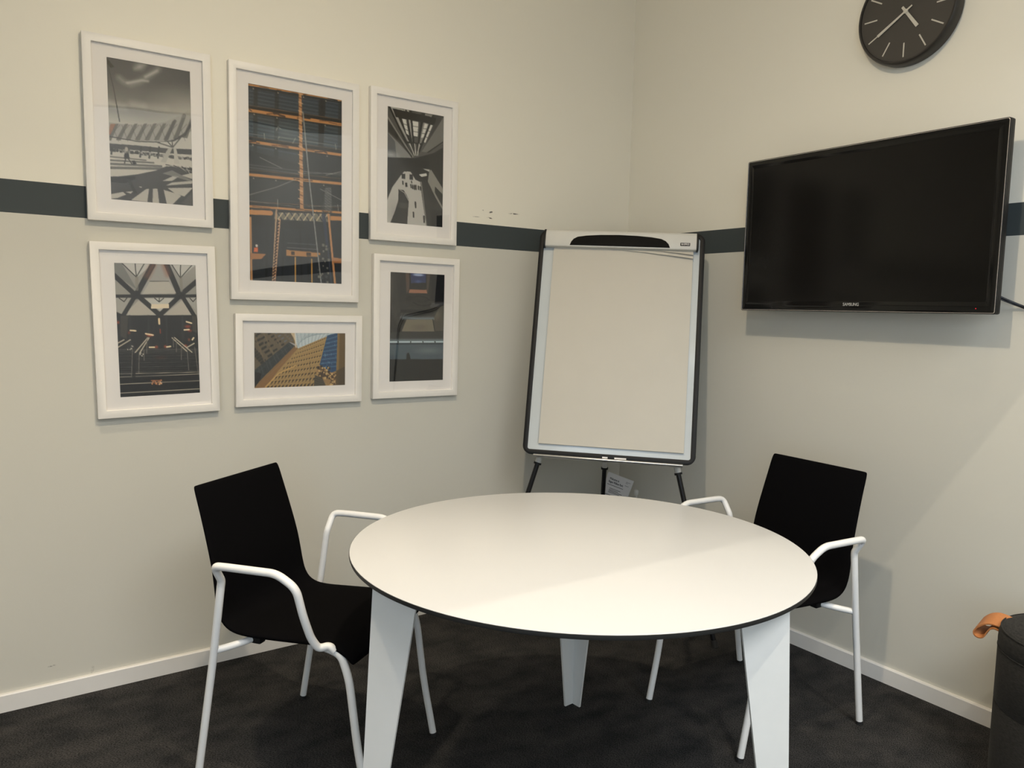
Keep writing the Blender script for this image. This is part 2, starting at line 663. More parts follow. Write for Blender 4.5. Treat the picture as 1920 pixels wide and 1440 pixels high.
# ceiling lamps for the warm lights; the second and third are added fills
def ceiling_lamp(x, y, label):
    t = thing('ceiling_lamp', label, 'lamp', (x, y, ROOM_H), group='ceiling lamps')
    obj('housing', lathe(NB(), [(0.09, 0.0), (0.09, -0.02), (0.085, -0.024), (0.075, -0.024), (0.07, -0.015)], 40), M['white_metal'], t)
    obj('diffuser', lathe(NB(), [(0.0699, -0.0160), (0.055, -0.022), (0.02, -0.025)], 40), M['lamp'], t)


ceiling_lamp(-1.9, -1.8, 'round white surface lamp on the ceiling above the table')
ceiling_lamp(-2.75, -0.95, 'added round white fill lamp, out of view on the ceiling above the left armchair')
ceiling_lamp(-0.85, -2.15, 'added round white fill lamp, out of view on the ceiling nearest the right wall')


# ------------------------------------------------------------------ pictures: painted prints
def lin(c):
    c = np.asarray(c, float) / 255.0
    return np.where(c <= 0.04045, c / 12.92, ((c + 0.055) / 1.055) ** 2.4)


class Painter:
    """Paints flat artwork on a small canvas.  Coordinates are those of a reference quad, mapped to the sheet."""

    def __init__(self, quad, w, h, base):
        self.w, self.h = w, h
        self.S = 2
        q = np.array(quad, float)
        A, b = [], []
        for (x, y), (u, v) in zip(q, ((0, 0), (1, 0), (1, 1), (0, 1))):
            A += [[x, y, 1, 0, 0, 0, -u * x, -u * y], [0, 0, 0, x, y, 1, -v * x, -v * y]]
            b += [u, v]
        hh = np.linalg.solve(np.array(A), np.array(b))
        self.Hm = np.append(hh, 1).reshape(3, 3)
        W_, H_ = w * self.S, h * self.S
        self.U, self.V = np.meshgrid((np.arange(W_) + 0.5) / W_, (np.arange(H_) + 0.5) / H_)
        self.asp = h / w
        self.I = np.zeros((H_, W_, 3)) + np.array(base, float)
        self.rng = np.random.RandomState(7)
        self.sc = np.linalg.norm(q[1] - q[0])

    def m(self, p):
        r = self.Hm @ np.array([p[0], p[1], 1.0])
        return r[:2] / r[2]

    def put(self, mask, c, a=1.0):
        k = (mask * a)[..., None]
        self.I = self.I * (1 - k) + np.array(c, float) * k

    def poly(self, pts, c, a=1.0):
        P = np.array([self.m(p) for p in pts])
        i0, i1 = [int(np.clip(f, 0, self.U.shape[0])) for f in (np.floor(P[:, 1].min() * self.U.shape[0]) - 1, np.ceil(P[:, 1].max() * self.U.shape[0]) + 1)]
        j0, j1 = [int(np.clip(f, 0, self.U.shape[1])) for f in (np.floor(P[:, 0].min() * self.U.shape[1]) - 1, np.ceil(P[:, 0].max() * self.U.shape[1]) + 1)]
        if i1 <= i0 or j1 <= j0:
            return
        U, V = self.U[i0:i1, j0:j1], self.V[i0:i1, j0:j1]
        ins = np.zeros(U.shape, bool)
        n = len(P)
        for i in range(n):
            x1, y1 = P[i]
            x2, y2 = P[(i + 1) % n]
            if y1 == y2:
                continue
            ins ^= ((V < y1) != (V < y2)) & (U < (x2 - x1) * (V - y1) / (y2 - y1) + x1)
        k = (ins * a)[..., None]
        self.I[i0:i1, j0:j1] = self.I[i0:i1, j0:j1] * (1 - k) + np.array(c, float) * k

    def line(self, pts, c, wd, a=1.0, soft=0.0):
        wd = wd / self.sc
        P = [self.m(p) for p in pts]
        best = np.full(self.U.shape, 9.0)
        for p, q in zip(P[:-1], P[1:]):
            d = np.array([q[0] - p[0], (q[1] - p[1]) * self.asp])
            L2 = max(d @ d, 1e-9)
            x, y = self.U - p[0], (self.V - p[1]) * self.asp
            t = np.clip((x * d[0] + y * d[1]) / L2, 0, 1)
            best = np.minimum(best, np.hypot(x - t * d[0], y - t * d[1]))
        s = max(soft * wd, 0.35 / self.U.shape[1])
        self.put(np.clip((wd / 2 - best) / (2 * s) + 0.5, 0, 1), c, a)

    def blob(self, p, rx, ry, c, a=1.0, soft=1.0):
        q = self.m(p)
        d = np.hypot((self.U - q[0]) / (rx / self.sc), (self.V - q[1]) * self.asp / (ry / self.sc))
        self.put(np.clip((1 - d) / max(soft, 0.05), 0, 1), c, a)

    def grad(self, stops, pts=None):
        v = self.V
        vs = [s[0] for s in stops]
        C = np.stack([np.interp(v, vs, [s[1][k] for s in stops]) for k in range(3)], -1)
        if pts is None:
            self.I = C
            return
        old = self.I.copy()
        self.I = np.zeros_like(self.I)
        self.poly(pts, (1, 1, 1))
        k = self.I[..., :1]
        self.I = old * (1 - k) + C * k

    def speck(self, pts, cs, n, s0, s1):
        P = np.array([self.m(p) for p in pts])
        lo, hi = P.min(0), P.max(0)
        H_, W_ = self.U.shape
        for _ in range(n):
            u, v = lo + (hi - lo) * self.rng.rand(2)
            r = (s0 + (s1 - s0) * self.rng.rand()) / self.sc
            i0, i1 = int((v - r / self.asp) * H_), int((v + r / self.asp) * H_) + 1
            j0, j1 = int((u - r) * W_), int((u + r) * W_) + 1
            self.I[max(0, i0):max(0, i1), max(0, j0):max(0, j1)] = cs[self.rng.randint(len(cs))]

    def done(self, noise=3.0):
        I = self.I + self.rng.randn(*self.I.shape) * noise
        s = self.S
        I = I.reshape(self.h, s, self.w, s, 3).mean((1, 3))
        return lin(np.clip(I, 0, 255))


def art_plaza():
    p = Painter([(213, 265), (760, 368), (780, 1252), (238, 1203)], 130, 230, (120, 120, 118))
    p.grad([(0, (84, 88, 92)), (.12, (92, 96, 98)), (.25, (120, 122, 122)), (.36, (165, 165, 160)), (.46, (205, 202, 192)), (1, (205, 202, 192))])
    p.blob((760, 640), 330, 220, (214, 210, 198), .6)
    p.blob((430, 335), 52, 44, (200, 200, 196), .55)
    for pts, w, a in (([(300, 405), (330, 432), (372, 447), (430, 432), (490, 398), (552, 352)], 24, .55), ([(352, 440), (440, 424), (486, 430)], 10, .8),
                      ([(470, 400), (545, 365)], 12, .7), ([(228, 568), (270, 585), (330, 596)], 26, .6), ([(385, 582), (450, 592)], 30, .55), ([(480, 600), (600, 610)], 30, .25),
                      ([(400, 350), (470, 320)], 16, .5)):
        p.line(pts, (216, 214, 206), w, a, soft=1.0)
    p.line([(222, 300), (262, 470), (300, 690)], (70, 72, 74), 6)
    p.poly([(213, 268), (240, 300), (268, 335), (245, 342), (222, 310)], (44, 46, 48))
    p.poly([(222, 790), (560, 828), (775, 760), (780, 900), (225, 880)], (205, 202, 194))
    cn = [(220, 693), (330, 708), (420, 712), (520, 708), (600, 693), (690, 655), (764, 606), (768, 690), (735, 755), (690, 796), (640, 818), (560, 828), (420, 822), (222, 786)]
    p.poly(cn, (176, 174, 166))
    for k in range(9):
        x = 232 + k * 62
        p.poly([(x + 40, 706 - max(0, k - 5) * 16), (x + 62, 704 - max(0, k - 5) * 18), (x + 12, 815 - max(0, k - 6) * 6), (x - 20, 812 - max(0, k - 6) * 6)], (118, 116, 110), .85)
        p.line([(x + 20, 712), (x + 60, 820)], (90, 90, 86), 3, .6)
        p.line([(x + 70, 712), (x - 10, 800)], (88, 88, 84), 3, .6)
    p.poly([(240, 705), (274, 706), (240, 776), (226, 776)], (164, 118, 92), .8)
    p.poly([(560, 826), (640, 816), (720, 770), (766, 690), (768, 720), (730, 785), (650, 824)], (86, 86, 84))
    p.line([(660, 690), (600, 815)], (96, 95, 90), 22, .6)
    p.line([(720, 655), (670, 790)], (120, 118, 112), 26, .6)
    p.line([(222, 786), (420, 822), (560, 828)], (70, 70, 68), 6)
    p.poly([(224, 832), (420, 848), (600, 868), (776, 876), (778, 912), (600, 900), (420, 880), (226, 866)], (84, 84, 82))
    for x in (250, 440, 500, 556):
        p.line([(x, 860), (x - 8, 930)], (70, 70, 68), 12)
    p.speck([(230, 868), (775, 945)], [(110, 110, 106), (80, 80, 78), (168, 166, 160), (60, 60, 58)], 150, 3, 9)
    for q in ((548, 830), (612, 824), (640, 815), (722, 768)):
        p.line([q, (645, 862)], (96, 96, 92), 8)
    p.poly([(615, 868), (645, 862), (600, 962), (565, 956)], (186, 183, 174))
    p.poly([(650, 862), (668, 870), (690, 972), (655, 968)], (196, 193, 184))
    p.poly([(228, 905), (420, 925), (600, 965), (778, 985), (780, 1255), (236, 1206)], (206, 202, 192))
    for k, (a, b) in enumerate((((228, 918), (470, 945)), ((228, 942), (520, 962)), ((230, 966), (570, 985)), ((232, 992), (600, 1002)))):
        p.line([a, b], (104, 104, 100), 9 + 3 * k, .85)
    p.poly([(236, 1056), (420, 1036), (540, 1012), (604, 985), (778, 998), (780, 1256), (238, 1206)], (78, 78, 76))
    for k in range(7):
        p.line([(600 + k * 26, 975 + k * 3), (775, 1010 + k * 12)], (170, 168, 160) if k % 2 else (60, 60, 58), 6)
    for pts in ([(578, 1082), (650, 1048), (690, 1050), (640, 1082)], [(640, 1092), (775, 1082), (776, 1100), (600, 1112)], [(700, 1046), (776, 1072), (776, 1030)], [(610, 1128), (776, 1128), (720, 1185), (660, 1165)],
                [(240, 1166), (320, 1152), (340, 1170), (280, 1192), (240, 1196)], [(335, 1152), (385, 1148), (370, 1164)], [(372, 1206), (470, 1135), (490, 1132), (478, 1220)], [(515, 1132), (545, 1132), (556, 1230), (512, 1224)],
                [(585, 1140), (650, 1160), (700, 1180), (640, 1240), (606, 1236)], [(420, 1118), (445, 1118), (440, 1126)]):
        p.poly(pts, (196, 192, 182))
    p.poly([(576, 1032), (640, 1012), (776, 1082), (760, 1086)], (150, 148, 142), .8)
    p.poly([(236, 1050), (402, 1050), (402, 1068), (330, 1096), (236, 1086)], (34, 34, 34))
    p.poly([(350, 1075), (368, 1068), (412, 1160), (392, 1165)], (54, 54, 52))
    p.poly([(700, 1230), (776, 1150), (780, 1254)], (96, 95, 92))
    p.blob((344, 872), 12, 20, (190, 182, 172), 1, .3)
    p.poly([(330, 898), (358, 895), (364, 932), (328, 935)], (40, 40, 42))
    p.line([(340, 930), (330, 965)], (60, 58, 56), 7)
    p.line([(352, 930), (380, 970)], (60, 58, 56), 7)
    p.poly([(378, 948), (396, 945), (410, 968), (388, 976)], (38, 38, 40))
    return p


def art_girders():
    p = Painter([(134, 191), (649, 289), (649, 1300), (144, 1278)], 150, 296, (52, 56, 60))
    p.grad([(0, (58, 72, 84)), (.28, (70, 82, 88)), (.36, (62, 66, 68)), (.6, (52, 54, 56)), (.66, (34, 36, 42)), (1, (32, 35, 42))])
    for k in range(34):
        y = 205 + k * 10
        p.line([(140, y), (645, y + 96)], (108, 124, 130) if k % 2 else (36, 46, 56), 3, .55)
    for x in (180, 295, 540, 640):
        p.line([(x, 200), (x - 6, 640)], (34, 38, 42), 22, .6)
    p.poly([(140, 560), (412, 640), (412, 690), (140, 690)], (44, 46, 48), .8)
    p.blob((340, 460), 120, 60, (128, 138, 138), .4)
    p.poly([(520, 290), (560, 290), (540, 700), (520, 700)], (22, 24, 28), .7)
    p.poly([(440, 540), (650, 580), (650, 760), (450, 730)], (30, 32, 36), .7)
    p.poly([(442, 740), (650, 760), (650, 900), (470, 880)], (32, 33, 36), .7)
    OR = (198, 146, 92)
    for (yl, yr, w) in ((202, 292, 9), (342, 425, 17), (512, 590, 15), (694, 748, 15), (868, 905, 12)):
        p.line([(140, yl - 14), (650, yr - 16)], (20, 20, 22), 20)
        p.line([(140, yl + 14), (650, yr + 14)], (24, 25, 28), 8, .7)
        p.line([(140, yl), (650, yr)], OR, w)
        x = 145
        while x < 645:
            dx = 8 + p.rng.rand() * 46
            y = yl + (yr - yl) * (x - 140) / 510
            if p.rng.rand() < .55:
                p.line([(x, y + p.rng.randn() * 3), (x + dx, y + dx * (yr - yl) / 510 + p.rng.randn() * 3)], ((70, 50, 36), (120, 84, 54), (44, 36, 32), (230, 176, 118))[p.rng.randint(4)], w * (.25 + .5 * p.rng.rand()), .85)
            x += dx + 6
        p.line([(140, yl - 26), (650, yr - 28)], (150, 112, 76), 3, .75)
        for k in range(4):
            x = 150 + 130 * k + p.rng.rand() * 30
            y = yl + (yr - yl) * (x - 140) / 510
            p.blob((x, y + 18), 5, 5, (196, 186, 166), .8, .5)
    for (yl, yr) in ((470, 545), (640, 700), (655, 690), (838, 868)):
        p.line([(140, yl), (400, yl + 34), (650, yr)], (158, 158, 150), 3, .7)
    for pts in ([(145, 805), (290, 765), (400, 720)], [(530, 775), (648, 838)], [(290, 455), (300, 432), (315, 445)], [(225, 470), (228, 505)], [(612, 530), (616, 560)], [(300, 500), (308, 488)], [(380, 525), (396, 495)],
                [(200, 600), (320, 660)], [(560, 700), (645, 680)], [(298, 830), (300, 880)], [(625, 862), (630, 900)]):
        p.line(pts, (190, 186, 174), 3, .8)
    p.poly([(412, 245), (428, 248), (440, 886), (420, 884)], (196, 150, 104))
    for k in range(26):
        y = 250 + k * 24
        p.line([(412, y), (434, y + 10)], (110, 74, 52) if k % 2 else (222, 186, 150), 5, .9)
    p.poly([(560, 760), (588, 765), (600, 900), (540, 890)], (92, 94, 92), .5)
    for k in range(14):
        p.line([(556, 775 + k * 9), (590, 772 + k * 9)], (176, 176, 168), 3, .7)
    p.poly([(140, 908), (275, 910), (275, 985), (150, 965)], (16, 17, 20))
    p.poly([(310, 945), (445, 950), (445, 998), (312, 985)], (16, 17, 20))
    p.line([(145, 900), (260, 906)], OR, 26)
    p.line([(580, 935), (650, 938)], OR, 24)
    p.poly([(282, 895), (585, 905), (585, 960), (280, 945)], (128, 122, 108))
    for k in range(8):
        x = 295 + k * 36
        p.line([(x, 900), (x + 30, 950)], (40, 48, 62), 6)
        p.line([(x + 32, 902), (x, 948)], (214, 196, 164), 5)
    p.line([(282, 898), (585, 908)], (30, 32, 36), 8)
    p.line([(282, 944), (585, 962)], (30, 32, 36), 8)
    p.line([(292, 890), (272, 1285)], (190, 160, 130), 9)
    p.line([(308, 945), (280, 1285)], (206, 166, 132), 13)
    for k in range(20):
        p.line([(306 - k * 1.3, 950 + k * 17), (296 - k * 1.3, 960 + k * 17)], (62, 44, 40), 7)
    p.line([(150, 930), (156, 1280)], (196, 152, 108), 11)
    p.line([(575, 915), (612, 1300)], (200, 150, 102), 12)
    p.line([(555, 915), (592, 1300)], (58, 66, 84), 8)
    p.line([(545, 915), (570, 1100)], (46, 56, 84), 14, .8)
    for x in (240, 328, 420, 458):
        p.line([(x, 980), (x - 4 + (x > 400) * 14, 1290)], (12, 13, 17), 10)
    p.line([(395, 1150), (396, 1292)], (196, 154, 84), 7)
    p.line([(484, 1160), (486, 1295)], (196, 154, 84), 7)
    p.poly([(345, 1108), (530, 1126), (530, 1148), (345, 1142)], (186, 138, 86))
    p.poly([(372, 1116), (392, 1118), (392, 1138), (372, 1136)], (70, 52, 40))
    p.poly([(455, 1122), (480, 1124), (480, 1142), (455, 1141)], (80, 60, 46))
    for y in (1070, 1095):
        p.line([(350, y), (520, y + 12)], (150, 150, 146), 3, .8)
    p.poly([(148, 1125), (236, 1130), (210, 1158), (150, 1160)], (176, 126, 82))
    p.poly([(596, 1150), (650, 1158), (650, 1184), (600, 1182)], (176, 126, 82))
    p.line([(436, 355), (470, 720), (536, 1290)], (150, 150, 146), 7)
    p.blob((184, 1085), 8, 9, (222, 212, 200), 1, .3)
    p.poly([(170, 1096), (190, 1094), (192, 1120), (168, 1120)], (222, 122, 74))
    p.speck([(520, 1080), (580, 1290)], [(120, 118, 108), (70, 72, 74)], 20, 3, 7)
    return p


def art_hall():
    p = Painter([(203, 250), (648, 328), (635, 1214), (193, 1172)], 110, 200, (40, 40, 38))
    p.poly([(200, 250), (650, 328), (645, 600), (420, 660), (198, 640)], (96, 96, 92))
    V = (425, 652)
    fans = [((200, 330), (60, 60, 58), (215, 455)), ((215, 250), (176, 174, 168), (250, 255)), ((250, 255), (44, 44, 42), (300, 262)), ((330, 275), (186, 184, 176), (372, 285)),
            ((372, 285), (50, 50, 48), (395, 290)), ((470, 305), (60, 60, 58), (500, 310)), ((500, 310), (150, 148, 142), (560, 320)), ((560, 320), (66, 66, 64), (600, 326))]
    for a, c, b in fans:
        p.poly([a, b, V], c)
    p.poly([(245, 272), (585, 345), (580, 400), (270, 340)], (34, 34, 33))
    p.poly([(215, 250), (250, 258), (330, 282), (330, 290), (235, 268)], (200, 198, 190))
    for (a, b, c, d) in (((318, 352), (348, 358), (372, 482), (352, 470)), ((398, 368), (446, 376), (440, 492), (402, 486)), ((495, 390), (520, 394), (486, 500), (466, 500)), ((528, 398), (558, 402), (500, 540), (488, 536))):
        p.poly([a, b, c, d], (222, 220, 212))
        for t in (.35, .7):
            p.line([(a[0] + (d[0] - a[0]) * t, a[1] + (d[1] - a[1]) * t), (b[0] + (c[0] - b[0]) * t, b[1] + (c[1] - b[1]) * t)], (90, 90, 86), 4)
    for (x, y, q) in ((350, 290, (404, 620)), (480, 318, (440, 600)), (222, 262, (360, 560)), (388, 300, (410, 600)), (560, 330, (450, 610))):
        p.line([(x, y), q], (34, 34, 33), 14)
    p.poly([(355, 530), (470, 545), (468, 556), (352, 544)], (40, 40, 39))
    for k in range(6):
        p.line([(362 + k * 18, 550), (408 + k * 6, 640)], (206, 204, 196) if k % 2 else (84, 84, 80), 7)
    p.poly([(648, 330), (640, 545), (520, 615), (470, 610), (560, 470)], (128, 127, 122))
    p.poly([(648, 328), (560, 470), (500, 560), (480, 600), (600, 326)], (74, 74, 72))
    p.line([(645, 530), (520, 615)], (40, 40, 38), 8)
    p.poly([(200, 452), (270, 520), (400, 660), (198, 655)], (150, 150, 148))
    p.poly([(200, 452), (262, 530), (275, 656), (198, 655)], (112, 114, 116))
    p.blob((230, 636), 80, 34, (206, 206, 202), .7)
    p.line([(200, 330), (400, 650)], (168, 166, 160), 12, .8)
    p.line([(300, 520), (392, 650)], (52, 52, 50), 12)
    p.poly([(196, 655), (420, 672), (540, 690), (640, 575), (635, 1214), (194, 1172)], (38, 38, 36))
    p.poly([(196, 655), (540, 690), (540, 745), (196, 750)], (28, 28, 27))
    p.poly([(535, 640), (642, 575), (638, 930), (530, 800)], (50, 50, 48))
    p.poly([(530, 760), (545, 752), (638, 905), (636, 1075), (515, 860), (520, 830)], (170, 168, 160), .85)
    p.poly([(575, 885), (636, 950), (636, 1050), (572, 930)], (44, 44, 42))
    p.poly([(335, 765), (385, 770), (420, 830), (460, 850), (470, 950), (505, 1200), (355, 1186), (368, 1000), (350, 950), (290, 905), (285, 1000), (230, 1172), (194, 1172), (200, 990), (240, 890), (305, 800)], (196, 194, 188))
    p.blob((250, 1080), 60, 130, (160, 158, 154), .5)
    p.poly([(400, 748), (440, 770), (520, 800), (500, 830), (460, 830)], (34, 34, 33))
    p.poly([(448, 790), (508, 780), (512, 800), (470, 810)], (216, 214, 206))
    p.poly([(425, 742), (535, 745), (530, 770), (500, 780)], (40, 40, 38))
    p.poly([(480, 745), (532, 750), (530, 770)], (200, 198, 190))
    p.poly([(314, 785), (342, 785), (342, 825), (314, 822)], (36, 36, 35))
    p.poly([(374, 790), (402, 790), (402, 832), (374, 830)], (36, 36, 35))
    p.poly([(288, 905), (330, 915), (366, 985), (366, 1010), (352, 1186), (222, 1174), (290, 1010)], (30, 30, 29))
    p.poly([(292, 1030), (300, 1010), (362, 1020), (360, 1060), (296, 1055)], (66, 66, 62))
    p.line([(290, 905), (335, 935), (366, 995)], (190, 188, 180), 5)
    p.poly([(460, 840), (510, 830), (630, 1080), (632, 1212), (510, 1200)], (52, 52, 50))
    p.poly([(540, 1068), (632, 1078), (632, 1212), (545, 1204)], (22, 22, 22))
    p.line([(466, 850), (508, 1200)], (140, 138, 132), 8)
    for (x, y, h) in ((322, 856, 22), (345, 872, 24), (352, 872, 24), (385, 882, 22), (398, 888, 26), (412, 892, 30), (424, 892, 30), (444, 896, 24), (458, 900, 24), (390, 850, 12), (420, 1030, 40), (404, 1108, 36), (487, 1145, 46)):
        p.line([(x, y - h / 2), (x + 2, y + h / 2)], (26, 26, 25), 7 + h * .12)
    return p


def art_stairs():
    p = Painter([(246, 244), (841, 262), (880, 1193), (299, 1226)], 150, 240, (34, 34, 34))
    p.grad([(0, (176, 174, 168)), (.2, (160, 158, 150)), (.4, (176, 172, 162)), (.41, (36, 36, 35)), (1, (22, 22, 22))])
    for pts, c in (([(300, 244), (530, 255), (415, 355)], (208, 206, 200)), ([(665, 260), (840, 262), (730, 360)], (208, 206, 200)), ([(248, 244), (305, 250), (415, 440), (248, 330)], (138, 138, 134)), ([(530, 256), (630, 258), (700, 470), (450, 470)], (176, 174, 168)),
                   ([(510, 385), (645, 382), (700, 470), (455, 475)], (196, 192, 182)), ([(250, 380), (380, 470), (255, 478)], (168, 166, 158)), ([(842, 390), (845, 475), (775, 470)], (160, 158, 150)), ([(262, 500), (385, 505), (320, 620), (264, 590)], (178, 176, 168)),
                   ([(350, 600), (430, 520), (560, 625), (352, 630)], (196, 190, 178)), ([(470, 505), (700, 505), (590, 600)], (206, 204, 196)), ([(610, 628), (740, 520), (815, 625)], (196, 190, 178)), ([(760, 505), (848, 500), (850, 600)], (182, 180, 172))):
        p.poly(pts, c)
    DK = (44, 44, 43)
    for pts, w in (([(248, 335), (410, 485)], 34), ([(530, 262), (410, 485)], 40), ([(630, 260), (728, 485)], 40), ([(845, 385), (728, 485)], 36), ([(255, 490), (848, 488)], 22), ([(400, 495), (320, 630)], 30), ([(440, 500), (580, 625)], 34), ([(720, 495), (585, 625)], 34), ([(750, 500), (830, 630)], 30)):
        p.line(pts, DK, w)
    p.blob((408, 485), 44, 30, DK, 1, .3)
    p.blob((728, 485), 44, 30, DK, 1, .3)
    p.line([(532, 262), (490, 345)], (168, 110, 84), 34, .6, soft=.6)
    p.line([(614, 262), (640, 330)], (168, 110, 84), 34, .6, soft=.6)
    for a, b in (((305, 248), (412, 352)), ((470, 252), (412, 352)), ((402, 250), (412, 352)), ((668, 262), (730, 358)), ((815, 262), (730, 358)), ((730, 262), (730, 358)), ((290, 505), (325, 530)), ((345, 503), (325, 530)), ((545, 505), (578, 532)), ((610, 505), (578, 532)), ((578, 505), (578, 532)), ((800, 505), (822, 530)), ((845, 505), (822, 530))):
        p.line([a, b], (40, 40, 40), 6)
    p.line([(415, 355), (418, 440)], (150, 146, 136), 22, .7)
    p.line([(733, 358), (738, 450)], (150, 146, 136), 22, .7)
    p.line([(510, 382), (645, 382)], (60, 60, 58), 4)
    p.poly([(520, 548), (648, 546), (648, 578), (520, 580)], (236, 222, 196))
    p.poly([(262, 600), (330, 630), (848, 628), (870, 900), (285, 900)], (40, 40, 39))
    p.poly([(300, 632), (355, 632), (345, 800), (300, 780)], (86, 82, 72), .8)
    p.poly([(815, 632), (848, 632), (855, 760), (820, 740)], (86, 82, 72), .8)
    for x in (365, 500, 630, 745):
        p.line([(x, 632), (x + 8, 870)], (66, 66, 66), 14, .6)
    p.line([(578, 655), (580, 690)], (246, 222, 180), 14)
    p.line([(586, 730), (588, 758)], (150, 74, 50), 9)
    for (x, y, c, rx) in ((512, 772, (186, 92, 60), 38), (785, 710, (160, 70, 44), 36), (800, 740, (150, 66, 44), 26), (560, 858, (170, 90, 60), 20), (625, 855, (170, 90, 60), 18), (282, 680, (170, 86, 56), 16), (770, 850, (180, 90, 56), 20), (795, 806, (150, 80, 50), 14), (362, 755, (130, 70, 46), 16), (590, 935, (70, 36, 24), 60)):
        p.blob((x, y), rx, 17, c, .9, .7)
    for a, b in (((372, 738), (410, 741)), ((482, 762), (535, 772)), ((775, 675), (812, 686)), ((760, 735), (795, 732)), ((510, 860), (545, 860)), ((635, 858), (662, 854)), ((818, 806), (828, 792))):
        p.line([a, b], (246, 226, 190), 11)
    for k in range(26):
        t = (k / 25) ** 1.9
        y = 872 + t * 345
        x0 = 500 - t * 215
        x1 = 680 + t * 200
        if k < 19:
            p.line([(285 + t * 10, y + 2), (868 + t * 8, y - t * 20)], (110, 108, 102) if k % 2 else (70, 69, 66), 2.5 + 2 * t, .8)
    for y, y2 in ((1052, 1040), (1076, 1054), (1128, 1102), (1192, 1162)):
        p.line([(292, y), (878, y2)], (186, 178, 160), 4 + (y - 1040) * .012)
    for a, b in (((278, 832), (326, 806)), ((280, 862), (372, 806)), ((402, 905), (496, 792)), ((438, 905), (506, 792)), ((672, 792), (782, 892)), ((690, 790), (816, 896)), ((780, 862), (832, 832))):
        p.line([a, b], (206, 196, 176), 8)
    for a, b in (((388, 880), (382, 1066)), ((436, 900), (434, 1045)), ((470, 880), (472, 955)), ((740, 850), (740, 950)), ((782, 890), (794, 1026)), ((836, 860), (862, 1046)), ((680, 792), (684, 860)), ((492, 800), (490, 905)), ((704, 812), (704, 895))):
        p.line([a, b], (130, 124, 114), 5)
    p.poly([(390, 900), (415, 900), (410, 1120), (385, 1110)], (16, 16, 16), .6)
    p.speck([(525, 1098), (600, 1130)], [(206, 150, 104), (120, 80, 54), (230, 190, 150)], 26, 3, 6)
    p.line([(525, 1102), (592, 1100)], (196, 134, 92), 6)
    p.speck([(345, 850), (400, 882)], [(180, 174, 160), (70, 68, 64)], 14, 2, 5)
    p.speck([(440, 895), (465, 925)], [(190, 184, 170)], 6, 3, 5)
    return p


